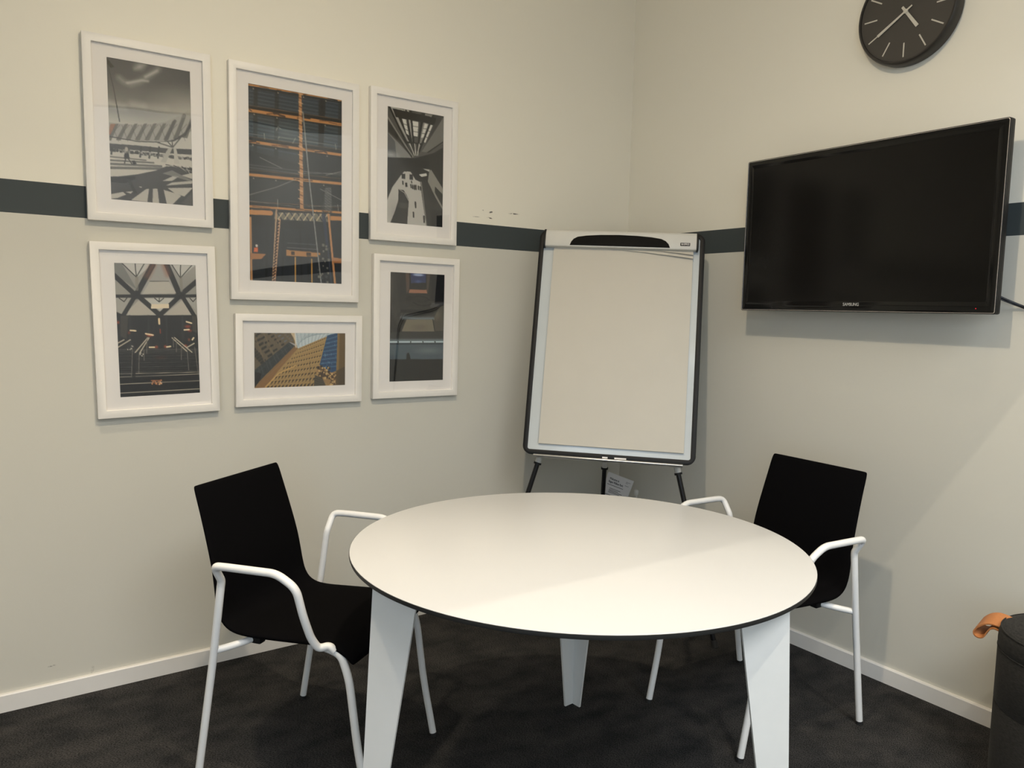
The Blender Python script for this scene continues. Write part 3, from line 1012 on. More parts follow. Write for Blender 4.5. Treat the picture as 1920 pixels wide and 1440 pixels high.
def art_towers():
    p = Painter([(323, 372), (1495, 377), (1488, 1042), (324, 1082)], 180, 104, (168, 142, 96))
    p.poly([(320, 370), (810, 370), (850, 540), (330, 1000)], (116, 104, 84))
    for k, (x0, y0, x1, y1) in enumerate(((330, 620, 480, 790), (330, 420, 560, 700), (380, 385, 640, 640), (520, 380, 720, 560), (610, 376, 760, 510), (700, 376, 800, 470))):
        n = 6 - k // 2
        for j in range(-1, n + 1):
            t = j / n
            x, y = x0 + (x1 - x0) * t, y0 + (y1 - y0) * t
            w = 74 - k * 9
            p.poly([(x - w * .4, y + w * .18), (x + w * .55, y - w * .36), (x + w * .72, y + w * .05), (x - w * .22, y + w * .6)], (62, 58, 50) if k < 4 else (120, 122, 124))
    for k in range(4):
        p.line([(320 + k * 130, 372 + k * 4), (470 + k * 110, 760 - k * 90)], (132, 116, 90), 18, .7)
    p.poly([(330, 850), (775, 495), (845, 545), (400, 985), (330, 1060)], (64, 68, 68))
    for k in range(14):
        t = k / 13
        p.line([(350 + t * 420, 850 - t * 340), (380 + t * 440, 960 - t * 380)], (104, 108, 104) if k % 3 else (40, 44, 46), 5, .7)
    p.line([(340, 900), (810, 520)], (88, 92, 88), 5, .8)
    p.poly([(330, 870), (420, 890), (400, 985), (330, 1075)], (30, 28, 26))
    p.poly([(845, 545), (885, 575), (470, 1075), (330, 1080), (400, 990)], (150, 116, 74))
    for k in range(10):
        p.line([(420 + k * 8, 985 - k * 6), (850 + k * 4, 560 + k * 2)], (176, 142, 96) if k % 2 else (122, 92, 58), 5, .6)
    p.poly([(845, 376), (1390, 376), (1260, 430), (885, 575), (860, 500)], (206, 216, 218))
    for k in range(11):
        p.line([(870 + k * 52, 376), (900 + k * 40, 560 - k * 15)], (140, 156, 166), 5, .8)
    for k in range(7):
        p.line([(870, 410 + k * 26), (1280 - k * 50, 385 + k * 2)], (150, 164, 172), 4, .8)
    p.poly([(790, 376), (845, 376), (850, 480), (830, 440)], (216, 196, 164))
    p.poly([(770, 490), (855, 520), (850, 545), (780, 500)], (176, 172, 170))
    p.line([(848, 376), (862, 560)], (232, 226, 212), 12)
    p.poly([(885, 575), (1260, 420), (1160, 780), (1090, 1055), (470, 1075), (640, 850)], (176, 148, 98))
    for r in range(9):
        t0 = r / 8.0
        a = (905 - t0 * 420, 585 + t0 * 470)
        b = (1245 - t0 * 150, 440 + t0 * 580)
        n = 13
        for j in range(n):
            t = (j + .3) / n
            x, y = a[0] + (b[0] - a[0]) * t, a[1] + (b[1] - a[1]) * t
            s = 10 + 20 * t0
            if y > 1060:
                continue
            p.poly([(x - s * .1, y), (x + s * .85, y - s * .45), (x + s * .25, y + s * .9), (x - s * .7, y + s * 1.3)], (70, 56, 38))
    for r in range(8):
        t0 = r / 8.0 + .04
        p.line([(905 - t0 * 420, 585 + t0 * 470), (1245 - t0 * 150, 440 + t0 * 580)], (206, 176, 118), 8, .6)
    p.line([(470, 1062), (640, 890), (860, 790)], (214, 176, 112), 12)
    p.line([(1040, 730), (1040, 1040)], (84, 70, 50), 5, .7)
    p.poly([(1260, 410), (1392, 378), (1372, 860), (1310, 880), (1160, 780)], (50, 88, 124))
    for k in range(17):
        p.line([(1255 - k * 6, 440 + k * 25), (1390 - k, 395 + k * 27)], (120, 154, 178) if k % 2 else (30, 62, 98), 6, .8)
    for k in range(18):
        x, y = 1190 + p.rng.rand() * 180, 470 + p.rng.rand() * 360
        p.line([(x, y), (x + 2, y + 24)], (146, 176, 194), 4, .8)
    p.poly([(1160, 780), (1310, 880), (1370, 860), (1366, 1045), (1270, 1048), (1110, 890)], (168, 136, 90))
    p.speck([(1130, 800), (1290, 960)], [(70, 54, 38), (206, 176, 124), (90, 70, 46)], 70, 7, 15)
    p.speck([(1290, 890), (1365, 1040)], [(96, 74, 50), (214, 182, 128)], 60, 5, 9)
    p.poly([(1100, 910), (1200, 960), (1240, 1048), (1085, 1055)], (80, 74, 60))
    for k in range(4):
        p.line([(1100, 930 + k * 32), (1230, 990 + k * 20)], (126, 114, 90), 4)
    p.poly([(1394, 376), (1497, 376), (1490, 1045), (1366, 1045)], (120, 98, 58))
    p.poly([(1394, 376), (1420, 376), (1396, 1045), (1366, 1045)], (150, 122, 72))
    p.poly([(1370, 860), (1490, 800), (1490, 1045), (1366, 1045)], (84, 70, 48), .7)
    return p


def art_lightwell():
    p = Painter([(254, 238), (740, 267), (723, 1212), (241, 1227)], 110, 196, (40, 40, 38))
    p.grad([(0, (34, 33, 32)), (.2, (44, 42, 40)), (.45, (58, 56, 52)), (.6, (44, 44, 43)), (1, (30, 30, 29))])
    p.poly([(254, 240), (345, 245), (350, 560), (330, 720), (245, 830)], (50, 47, 44))
    p.poly([(262, 244), (300, 250), (345, 600), (300, 640)], (64, 60, 56), .8)
    p.line([(255, 300), (262, 430), (250, 560)], (150, 140, 122), 20, .5, soft=.8)
    p.line([(275, 560), (300, 640), (345, 720)], (96, 92, 84), 26, .5, soft=.8)
    p.poly([(620, 260), (742, 267), (735, 510), (615, 500)], (22, 22, 28))
    p.poly([(620, 520), (735, 510), (735, 560), (610, 556)], (76, 76, 78))
    p.poly([(690, 560), (735, 540), (730, 770), (640, 770), (635, 660)], (92, 88, 78))
    p.blob((670, 630), 40, 60, (128, 122, 108), .6)
    p.poly([(392, 250), (425, 250), (425, 400), (400, 440)], (92, 72, 62))
    p.poly([(578, 262), (610, 264), (590, 430), (578, 400)], (84, 72, 66))
    p.poly([(425, 250), (578, 258), (578, 400), (425, 396)], (30, 30, 34))
    p.poly([(436, 252), (574, 258), (572, 340), (440, 344)], (48, 60, 104))
    p.blob((505, 270), 62, 14, (170, 184, 214), 1, .5)
    p.blob((505, 330), 40, 18, (96, 126, 176), .7)
    p.poly([(428, 400), (578, 404), (584, 436), (418, 430)], (168, 122, 98))
    p.line([(398, 480), (425, 460), (450, 480), (425, 498), (400, 488)], (16, 16, 16), 8)
    p.line([(450, 470), (500, 458), (570, 470), (605, 494), (560, 508)], (18, 18, 18), 8)
    p.line([(465, 515), (500, 540), (560, 548), (620, 530)], (16, 16, 16), 7)
    p.poly([(348, 576), (582, 584), (582, 610), (348, 604)], (20, 20, 20))
    p.poly([(355, 612), (640, 606), (690, 565), (690, 560), (640, 655), (355, 640)], (74, 74, 74), .7)
    p.line([(358, 650), (500, 660), (632, 660)], (160, 176, 186), 20, .8, soft=.6)
    p.poly([(400, 668), (630, 668), (648, 776), (355, 774)], (134, 127, 110))
    p.blob((520, 740), 110, 40, (112, 104, 92), .6)
    p.line([(632, 668), (650, 776)], (36, 34, 32), 6)
    p.line([(362, 672), (345, 772)], (40, 38, 36), 5)
    p.line([(380, 600), (280, 820)], (24, 23, 22), 6)
    p.line([(330, 700), (346, 820)], (24, 23, 22), 5)
    p.poly([(245, 780), (733, 772), (733, 855), (243, 852)], (66, 66, 64))
    p.line([(243, 866), (730, 864)], (190, 214, 224), 26, .85, soft=.7)
    p.line([(243, 868), (730, 868)], (226, 240, 244), 7)
    p.poly([(243, 878), (730, 880), (730, 892), (243, 890)], (62, 74, 82))
    p.poly([(243, 892), (730, 892), (728, 1025), (242, 1022)], (92, 106, 114))
    p.blob((600, 945), 170, 40, (138, 146, 148), .7)
    p.blob((270, 1010), 60, 40, (62, 76, 86), .6)
    for x in (325, 436, 545, 652):
        p.poly([(x - 6, 862), (x + 6, 862), (x, 884)], (26, 26, 26))
    p.poly([(242, 1022), (728, 1022), (724, 1214), (240, 1228)], (36, 36, 34))
    p.poly([(398, 1024), (400, 975), (416, 962), (428, 985), (436, 1024)], (30, 30, 29))
    p.poly([(505, 1216), (515, 1192), (600, 1200), (640, 1216)], (16, 16, 16))
    return p


def sheet(name, P, w, h, y, parent, gain=(0.88, 0.88, 0.88)):
    """The print as a fine grid with the painted colours, centred, facing -y."""
    img = P.done()
    nv, nu = img.shape[:2]
    xs = np.linspace(-w / 2, w / 2, nu)
    zs = np.linspace(h / 2, -h / 2, nv)
    X, Z = np.meshgrid(xs, zs)
    co = np.stack([X, np.full_like(X, y), Z], -1).reshape(-1, 3)
    idx = np.arange(nu * nv).reshape(nv, nu)
    q = np.stack([idx[:-1, :-1], idx[1:, :-1], idx[1:, 1:], idx[:-1, 1:]], -1).reshape(-1, 4)
    me = bpy.data.meshes.new(name)
    me.vertices.add(len(co))
    me.vertices.foreach_set('co', co.ravel())
    me.loops.add(q.size)
    me.loops.foreach_set('vertex_index', q.ravel())
    me.polygons.add(len(q))
    me.polygons.foreach_set('loop_start', np.arange(0, q.size, 4))
    me.polygons.foreach_set('loop_total', np.full(len(q), 4))
    me.update()
    a = me.color_attributes.new('print', 'FLOAT_COLOR', 'POINT')
    c = np.ones((nu * nv, 4))
    c[:, :3] = np.clip(img.reshape(-1, 3) ** 1.18 * np.array(gain), 0, 1)
    a.data.foreach_set('color', c.ravel())
    me.materials.append(M['print'])
    o = bpy.data.objects.new(name, me)
    COL.objects.link(o)
    o.parent = parent
    return o


PICS = [
    # name art, centre x, z, outer w, h, print centre x, z, print w, h, rotation deg, label
    (art_plaza, -2.2171, 1.9096, 0.395, 0.595, -2.2139, 1.9128, 0.257, 0.456, 0.3,
     'white framed black and white photograph of a sweeping canopy over a sunny plaza, top left'),
    (art_girders, -1.7124, 1.7843, 0.495, 0.844, -1.7111, 1.7858, 0.356, 0.704, -0.1,
     'largest white framed picture, orange steel girders against a dark building facade'),
    (art_hall, -1.2161, 1.9140, 0.399, 0.598, -1.2093, 1.9183, 0.258, 0.459, 0.0,
     'white framed black and white photograph of a long skylit hall with tiny people below'),
    (art_stairs, -2.2086, 1.2494, 0.3955, 0.5915, -2.2052, 1.2497, 0.2585, 0.4545, 1.0,
     'slightly tilted white framed picture of dark stairs under a triangular concrete ceiling'),
    (art_towers, -1.6993, 1.1374, 0.497, 0.3455, -1.6978, 1.1358, 0.359, 0.207, -0.3,
     'landscape white framed picture of beige office towers and a blue glass facade'),
    (art_lightwell, -1.2007, 1.2640, 0.401, 0.5905, -1.1951, 1.2631, 0.2547, 0.4525, -0.3,
     'white framed picture of a dark concrete light well with a thin strip light'),
]


def make_picture(art, cx, cz, w, h, px, pz, pw, ph, rot, label):
    t = thing('framed_picture', label, 'picture', group='framed prints on the wall')
    t.matrix_world = Matrix.Translation((cx, 0, cz)) @ Matrix.Rotation(-math.radians(rot), 4, 'Y')
    fw = 0.0265
    out = [(-w / 2, -h / 2), (w / 2, -h / 2), (w / 2, h / 2), (-w / 2, h / 2)]
    inn = [(-w / 2 + fw, -h / 2 + fw), (w / 2 - fw, -h / 2 + fw), (w / 2 - fw, h / 2 - fw), (-w / 2 + fw, h / 2 - fw)]
    obj('moulding', ring_frame(NB(), out, inn, -0.001, -0.024, 0.0014), M['frame'], t, angle=40)
    ox, oz = px - cx, pz - cz
    win = [(ox - pw / 2, oz - ph / 2), (ox + pw / 2, oz - ph / 2), (ox + pw / 2, oz + ph / 2), (ox - pw / 2, oz + ph / 2)]
    m_out = [(a * 1.004, b * 1.003) for a, b in inn]
    obj('mount', ring_frame(NB(), m_out, win, -0.0105, -0.0125), M['mount'], t, smooth=False)
    s = sheet('photo_print', art(), pw + 0.002, ph + 0.002, -0.0108, t)
    s.location = (ox, 0, oz)
    obj('backing', box(NB(), -w / 2 + 0.006, w / 2 - 0.006, -0.0095, -0.0015, -h / 2 + 0.006, h / 2 - 0.006), M['mount_core'], t, smooth=False)
    obj('glass', box(NB(), inn[0][0] - 0.0005, inn[1][0] + 0.0005, -0.0160, -0.0145, inn[0][1] - 0.0005, inn[2][1] + 0.0005), M['pic_glass'], t, smooth=False)
    return t


for a in PICS:
    make_picture(*a)

# ------------------------------------------------------------------ television
TVC = Vector((-0.12, -1.3115, 1.6645))
TW, TH = 0.974, 0.599
tv = thing('television', 'black flat screen television mounted on the right wall, switched off', 'television', matrix=Matrix.Translation(TVC) @ Matrix.Rotation(-PI / 2, 4, 'Z'))
# local: x to the viewer's right, y away from the viewer (towards the wall), z up
bm = NB()
prism(bm, rrect(TW, TH, 0.006), 'y', 0.004, 0.030, 0.002)
prism(bm, rrect(TW - 0.10, TH - 0.09, 0.03), 'y', 0.0295, 0.060, 0.012)
obj('back_cover', bm, M['black_plastic'], tv)
iw, ih = TW - 0.064, TH - 0.070
obj('bezel', ring_frame(NB(), rrect(TW - 0.004, TH - 0.004, 0.006), rrect(iw, ih, 0.001, 0, 0.004), 0.006, 0.0, 0.0008), M['tv_bezel'], tv)
obj('screen', box(NB(), -iw / 2 - 0.001, iw / 2 + 0.001, 0.0012, 0.005, -ih / 2 + 0.003, ih / 2 + 0.005), M['tv_screen'], tv, smooth=False)
obj('outer_rim', ring_frame(NB(), rrect(TW, TH, 0.007), rrect(TW - 0.0045, TH - 0.0045, 0.006), 0.006, 0.0, 0.0005), M['black_plastic'], tv)
obj('trim_strip', ring_frame(NB(), rrect(TW - 0.0045, TH - 0.0045, 0.006), rrect(TW - 0.0085, TH - 0.0085, 0.005), 0.004, -0.0014, 0.0004), M['tv_trim'], tv)
text_obj('lettering', 'SAMSUNG', 0.0155, M['silver_letter'], tv, Matrix.Translation((0.001, -0.0005, -0.2725)) @ Matrix.Rotation(PI / 2, 4, 'X'), xscale=0.88, bold=0.0001)
obj('standby_light', xf(lathe(NB(), [(0.0016, 0), (0.0012, 0.0006)], 12), Matrix.Translation((0.428, 0.0002, -0.282)) @ Matrix.Rotation(PI / 2, 4, 'X')), M['led'], tv)
bm = NB()
box(bm, -0.20, 0.20, 0.108, 0.119, -0.10, 0.10, 0.002)
box(bm, -0.16, -0.12, 0.058, 0.110, -0.14, 0.14, 0.002)
box(bm, 0.12, 0.16, 0.058, 0.110, -0.14, 0.14, 0.002)
obj('wall_bracket', bm, M['black_plastic'], tv)

bm = NB()
tube(bm, spline([(-0.062, -1.66, 1.50), (-0.055, -1.72, 1.456), (-0.048, -1.773, 1.424), (-0.030, -1.80, 1.408), (-0.014, -1.835, 1.391), (-0.008, -1.90, 1.366), (-0.007, -2.0, 1.342), (-0.007, -2.3, 1.318), (-0.007, -2.52, 1.29), (-0.007, -2.61, 1.20), (-0.007, -2.62, 1.0), (-0.007, -2.62, 0.065)], 8), 0.0036, 10)
tube(bm, spline([(-0.060, -1.66, 1.49), (-0.052, -1.72, 1.449), (-0.044, -1.773, 1.417), (-0.026, -1.80, 1.402), (-0.010, -1.835, 1.386), (-0.005, -1.90, 1.358), (-0.005, -2.0, 1.33), (-0.005, -2.3, 1.305), (-0.005, -2.51, 1.275), (-0.005, -2.595, 1.19), (-0.005, -2.605, 1.0), (-0.005, -2.605, 0.065)], 8), 0.0026, 10)
tag(obj('power_cable', bm, M['cable']), 'black cable running from behind the television along the right wall', 'cable')

# ------------------------------------------------------------------ wall clock
CR = 0.176
ck = thing('wall_clock', 'round black wall clock with pale bar markings high on the right wall', 'clock', matrix=Matrix.Translation((0, -1.402, 2.402)) @ Matrix.Rotation(-PI / 2, 4, 'Z') @ Matrix.Rotation(PI / 2, 4, 'X'))
# local: x right, y up, z towards the room
obj('case', lathe(NB(), [(CR - 0.006, 0.0), (CR, 0.006), (CR + 0.001, 0.03), (CR - 0.002, 0.046), (CR - 0.006, 0.050), (CR - 0.011, 0.0495), (CR - 0.0125, 0.046), (CR - 0.0125, 0.043)], 96, cap1=True), M['clock_case'], ck)
obj('dial', lathe(NB(), [(CR - 0.0122, 0.0432), (CR - 0.0124, 0.0442)], 96), M['clock_dial'], ck)
mk0 = None
for k in range(12):
    a = math.radians(90 - 30 * k)
    if mk0 is None:
        mk0 = obj('hour_mark', box(NB(), 0.104, 0.152, -0.0023, 0.0023, 0.0442, 0.0450, 0.0003, 1), M['clock_mark'], ck)
        o = mk0
    else:
        o = mk0.copy()
        COL.objects.link(o)
        o.parent = ck
    o.rotation_euler = (0, 0, a)


def hand(name, ang, l0, l1, w0, w1, z):
    bm = NB()
    prism(bm, [(-l0, -w0), (l1, -w1), (l1, w1), (-l0, w0)], 'z', z, z + 0.0012)
    o = obj(name, bm, M['clock_mark'], ck, smooth=False)
    o.rotation_euler = (0, 0, math.radians(90 - ang))


hand('hour_hand', 143.5, 0.022, 0.074, 0.0042, 0.0058, 0.0465)
hand('minute_hand', 238.3, 0.026, 0.113, 0.0026, 0.0050, 0.0485)
obj('hub', lathe(NB(), [(0.0075, 0.044), (0.0075, 0.0500), (0.006, 0.0508)], 24), M['clock_mark'], ck)

# ------------------------------------------------------------------ round table
TC = Vector((-1.4519, -1.4055, 0))
tb = thing('round_table', 'round white table with a black edge and three white plate legs', 'table', TC)
ea, eb, er = 0.5885, 0.5665, math.radians(-38)     # very slightly oval top
k1, k2 = ea / 0.58, eb / 0.58
bm = NB()
lathe(bm, [(0.574, 0.7268), (0.5785, 0.7290), (0.5798, 0.7325), (0.5798, 0.7388), (0.5790, 0.7392)], 128, k1, k2, rot=er)
obj('edge_core', bm, M['core'], tb)
obj('tabletop', lathe(NB(), [(0.5790, 0.7391), (0.5786, 0.7398), (0.5778, 0.7401)], 128, k1, k2, rot=er, cap0=True), M['laminate'], tb)


def table_leg(az):
    """Two flat plates folded to an angle; the fold faces outwards and the plates taper to the floor."""
    a = math.radians(az)
    bm = NB()
    r0, r1, H = 0.58, 0.545, 0.7269
    th = 0.007
    A0 = Vector((math.cos(a) * r0, math.sin(a) * r0, 0))
    A1 = Vector((math.cos(a) * r1, math.sin(a) * r1, H))
    inw = Vector((-math.cos(a), -math.sin(a), 0))

    def d(sgn):
        b = a + PI + sgn * PI / 4
        return Vector((math.cos(b), math.sin(b), 0))
    d1, d2 = d(1), d(-1)
    W0, W1 = 0.040, 0.121
    prof = []
    for (A, wd) in ((A0, W0), (A1, W1)):
        prof.append([A, A + d1 * wd, A + d1 * wd + d2 * th, A + inw * th * 1.414, A + d2 * wd + d1 * th, A + d2 * wd])
    lo = [bm.verts.new(p) for p in prof[0]]
    hi = [bm.verts.new(p) for p in prof[1]]
    n = 6
    for i in range(n):
        bm.faces.new([lo[i], lo[(i + 1) % n], hi[(i + 1) % n], hi[i]])
    bm.faces.new(lo[::-1])
    bm.faces.new(hi)
    return bm


for az in (50, 170, -70):
    obj('leg', table_leg(az), M['table_leg'], tb, smooth=False)


# ------------------------------------------------------------------ armchairs
def section_sweep(prof, nsec=20, power=5.0):
    """Sweep a rounded-rectangle section (half width w, half thickness t) along (f, z) points."""
    P = [Vector((p[0], 0, p[1])) for p in prof]
    bm = NB()
    rings = []
    for i, p in enumerate(prof):
        a, b = P[max(0, i - 1)], P[min(len(P) - 1, i + 1)]
        T = (b - a).normalized()
        Nn = Vector((-T.z, 0, T.x))
        w, t = p[2], p[3]
        ring = []
        for k in range(nsec * 2):
            ang = 2 * PI * (k + 0.5) / (nsec * 2)
            c, s = math.cos(ang), math.sin(ang)
            e = 2.0 / power
            x = math.copysign(abs(c) ** e, c)
            y = math.copysign(abs(s) ** (2.0 / 2.6), s)
            dish = p[4] if len(p) > 4 else 0.0
            ring.append(bm.verts.new(P[i] + Vector((0, 1, 0)) * w * x + Nn * (t * y + dish * (x * x))))
        rings.append(ring)
    n = nsec * 2
    for i in range(len(rings) - 1):
        for k in range(n):
            bm.faces.new([rings[i][k], rings[i][(k + 1) % n], rings[i + 1][(k + 1) % n], rings[i + 1][k]])
    bm.faces.new(rings[0][::-1])
    bm.faces.new(rings[-1])
    return bm


def chair_profile():
    key = [(-.3110, .8330, .183, .004), (-.3098, .8300, .189, .0085), (-.3035, .8130, .192, .0105), (-.287, .762, .194, .0115), (-.2685, .702, .197, .012), (-.2520, .645, .200, .012),
           (-.2400, .597, .202, .0125), (-.2320, .552, .204, .013), (-.2255, .512, .206, .0135), (-.2165, .480, .207, .014), (-.1990, .4545, .208, .0145), (-.1690, .4400, .209, .015),
           (-.1250, .4360, .210, .0155), (-.060, .4390, .211, .016), (.02, .4440, .212, .016), (.08, .4480, .212, .016), (.125, .4475, .211, .0155), (.160, .4420, .210, .015), (.184, .4310, .209, .014), (.1985, .4180, .206, .012), (.2040, .4080, .202, .009), (.2055, .4030, .196, .004)]
    out = []
    for i in range(len(key) - 1):
        for k in range(3):
            t = k / 3
            p = [key[max(0, i - 1)], key[i], key[i + 1], key[min(len(key) - 1, i + 2)]]
            out.append(tuple(0.5 * (2 * p[1][j] + (p[2][j] - p[0][j]) * t + (2 * p[0][j] - 5 * p[1][j] + 4 * p[2][j] - p[3][j]) * t * t + (3 * p[1][j] - p[0][j] - 3 * p[2][j] + p[3][j]) * t ** 3) for j in range(4)))
    out.append(key[-1])
    return out


def make_chair(label, loc, ang):
    t = thing('armchair', label, 'chair', (loc[0], loc[1], 0), math.radians(ang), 'chairs at the round table')
    obj('upholstered_shell', section_sweep(chair_profile()), M['seat_cloth'], t, angle=60)
    R = 0.0107
    for s in (1, -1):
        rear = fillet([(-.258, .255 * s, .010), (-.196, .2565 * s, .38), (-.166, .2575 * s, .590)], .05, 4)
        lg = obj('rear_leg', tube(NB(), rear, R), M['white_metal'], t)
        obj('foot_cap', tube(NB(), [(-.2595, .255 * s, 0.0), (-.2578, .255 * s, .013)], R + .001), M['rubber'], lg)
        arm = fillet([(-.166, .2575 * s, .588), (-.163, .2590 * s, .604), (-.160, .291 * s, .654), (-.120, .2925 * s, .6565), (.036, .290 * s, .659), (.090, .284 * s, .625), (.099, .266 * s, .545), (.105, .240 * s, .476), (.116, .221 * s, .443), (.140, .208 * s, .450), (.156, .205 * s, .436)], .024, 6)
        obj('armrest', tube(NB(), arm, R), M['white_metal'], t)
        fr = fillet([(.098, .196 * s, .437), (.135, .200 * s, .437), (.172, .202 * s, .427), (.197, .203 * s, .365), (.222, .203 * s, .18), (.257, .203 * s, .010)], .05, 6)
        lg = obj('front_leg', tube(NB(), fr, R), M['white_metal'], t)
        obj('foot_cap', tube(NB(), [(.2572, .203 * s, .013), (.2590, .203 * s, 0.0)], R + .001), M['rubber'], lg)
    cb = fillet([(-.196, .254, .398), (-.165, .215, .402), (-.120, .150, .411), (-.120, -.150, .411), (-.165, -.215, .402), (-.196, -.254, .398)], .05, 6)
    obj('crossbar', tube(NB(), cb, .0098), M['white_metal'], t)
    for s in (1, -1):
        bm = NB()
        box(bm, -.136, -.104, (.150 if s > 0 else -.176), (.176 if s > 0 else -.150), .398, .426, .003)
        obj('seat_bracket', bm, M['black_plastic'], t)
    return t


make_chair('black armchair with a white tube frame, left of the table below the framed pictures', (-1.903, -0.801), -53.8)
make_chair('black armchair with a white tube frame, right of the table below the television', (-0.607, -1.320), 177.3)

# ------------------------------------------------------------------ flip chart easel
EC = Vector((-0.476, -0.452, 1.214))
rt = Vector((0.7178, -0.6959, -0.0207))
upv = Vector((0.2047, 0.1825, 0.9617))
bk = Vector((0.6654, 0.6945, -0.2735))
EM = Matrix(((rt.x, bk.x, upv.x, EC.x), (rt.y, bk.y, upv.y, EC.y), (rt.z, bk.z, upv.z, EC.z), (0, 0, 0, 1)))
EMi = EM.inverted()


def loc_(p):
    return tuple(EMi @ Vector(p))


es = thing('flip_chart_easel', 'white flip chart board on a black legged tripod in the room corner', 'flip chart')
es.matrix_world = EM
# local: x right, y behind the board, z up the board
obj('board', prism(NB(), rrect(0.690, 0.970, 0.014), 'y', 0.002, 0.016), M['enamel'], es)
obj('board_edging', ring_frame(NB(), rrect(0.720, 1.002, 0.036, n=8), rrect(0.679, 0.961, 0.010, 0, 0.0, n=8), 0.022, -0.004, 0.003), M['board_frame'], es)
bm = NB()
prism(bm, [(-0.004, 0.4985), (-0.020, 0.4965), (-0.030, 0.4860), (-0.033, 0.462), (-0.033, 0.425), (-0.030, 0.4185), (-0.004, 0.4185)], 'x', -0.333, 0.325, 0.0015)
cl = obj('clamp_bar', bm, M['clamp'], es)
for sx in (-0.3345, 0.3265):
    bm = NB()
    prism(bm, [(-0.003, 0.5005), (-0.021, 0.4985), (-0.0315, 0.487), (-0.0345, 0.462), (-0.0345, 0.424), (-0.031, 0.4165), (-0.003, 0.4165)], 'x', sx - 0.0045, sx + 0.0045, 0.001)
    obj('end_cap', bm, M['black_plastic'], cl)
gp = [(-0.2220, 0.4235), (-0.2160, 0.440), (-0.2060, 0.453), (-0.1890, 0.4625), (-0.150, 0.4690), (-0.09, 0.4735), (-0.01, 0.4755), (0.07, 0.4735), (0.13, 0.4690), (0.172, 0.4625), (0.192, 0.453), (0.204, 0.440), (0.2110, 0.4235)]
obj('grip_recess', prism(NB(), gp, 'y', -0.0345, -0.030, 0.0012), M['grip'], cl)
obj('name_plate', prism(NB(), [(0.2540, 0.4335), (0.2950, 0.4335), (0.2950, 0.4475), (0.2540, 0.4475)], 'y', -0.0337, -0.0325), M['black_plastic'], cl)
text_obj('lettering', 'Bi·OFFICE', 0.0098, M['white_ink'], cl, Matrix.Translation((0.2748, -0.0341, 0.4407)) @ Matrix.Rotation(PI / 2, 4, 'X'), xscale=0.80, bold=0.0003)
bm = NB()
tr_prof = [(-0.003, -0.5005), (-0.034, -0.5025), (-0.041, -0.5040), (-0.043, -0.5085), (-0.040, -0.5130), (-0.034, -0.5145), (-0.003, -0.5145)]
prism(bm, tr_prof, 'x', -0.308, 0.308, 0.0012)
obj('pen_tray', bm, M['alu'], es)
for (a, b) in ((-0.0215, 0.001), (0.029, 0.078)):
    obj('sticker', prism(NB(), [(a, -0.4985), (b, -0.4985), (b, -0.4920), (a, -0.4920)], 'y', -0.0056, -0.0040), M['white_ink'], es, smooth=False)


def easel_leg(top, socket_end, foot):
    """Grey upper tube, black lower tube with a collar and a rubber foot (local coordinates)."""
    a, b, c = Vector(top), Vector(socket_end), Vector(foot)
    u = (c - b).normalized()
    lo = obj('leg', tube(NB(), [b - u * 0.03, c - u * 0.02], 0.0105), M['black_tube'], es)
    obj('upper_tube', tube(NB(), [a, b - u * 0.004], 0.0135), M['grey_socket'], lo)
    obj('collar', tube(NB(), [b - u * 0.005, b + u * 0.004], 0.0165), M['black_plastic'], lo)
    obj('foot', tube(NB(), [c - u * 0.030, c], 0.013), M['rubber'], lo)


FR = Vector(loc_((-0.3108, -0.9338, 0.0)))
FLf = Vector(loc_((-0.9984 + 0.004, -0.2672 + 0.004, 0.0)))
for F, sx, ex in ((FR, 0.293, 0.2965), (FLf, -0.293, -0.2965)):
    s_ = Vector((sx, 0.036, -0.527))
    u = (F - s_).normalized()
    easel_leg(s_ - u * 0.20 + Vector((0, 0.012, 0)), s_ + u * 0.010, F)
PV = Vector((-0.3885, -0.3566, 1.5412))
FB = Vector((-0.306, -0.199, 0.0))
pv, fb = Vector(loc_(PV)), Vector(loc_(FB))
# socket end where the black tube starts
tt = (1.5412 - 0.618) / 1.5412
easel_leg(pv, pv + (fb - pv) * tt, fb)
bm = NB()
box(bm, pv.x - 0.03, pv.x + 0.03, 0.016, 0.046, pv.z - 0.03, pv.z + 0.03, 0.003)
obj('hinge_block', bm, M['black_plastic'], es)

# the paper pad under the clamp bar
pad = thing('paper_pad', 'blank off white paper pad clamped to the flip chart board', 'paper')
pad.matrix_world = EM


def page(x0, x1, z0, z1, y, curl, nx=40, nz=60):
    """A thin sheet; curl(x, z) gives how far it lifts towards the viewer."""
    bm = NB()
    top, bot = [], []
    for j in range(nz + 1):
        z = z0 + (z1 - z0) * j / nz
        top.append([bm.verts.new((x0 + (x1 - x0) * i / nx, y - curl((x0 + (x1 - x0) * i / nx), z), z)) for i in range(nx + 1)])
    for j in range(nz):
        for i in range(nx):
            bm.faces.new([top[j][i], top[j][i + 1], top[j + 1][i + 1], top[j + 1][i]])
    ext = bmesh.ops.extrude_face_region(bm, geom=bm.faces[:])
    vs = [v for v in ext['geom'] if isinstance(v, bmesh.types.BMVert)]
    bmesh.ops.translate(bm, verts=vs, vec=(0, 0.0010, 0))
    return bm


px0, px1 = -0.2930, 0.3112
obj('page_stack', box(NB(), px0, px1, -0.0075, 0.0015, -0.4540, 0.445, 0.0008, 1), M['paper'], pad)


def front_curl(x, z):
    t = (x - px0) / (px1 - px0)
    wv = 0.0010 * math.sin(7 * t + 3 * z) * math.sin(5 * z + 1)
    return 0.0010 + max(0.0, wv) + 0.0010 * math.exp(-((z + 0.454) / 0.05) ** 2)


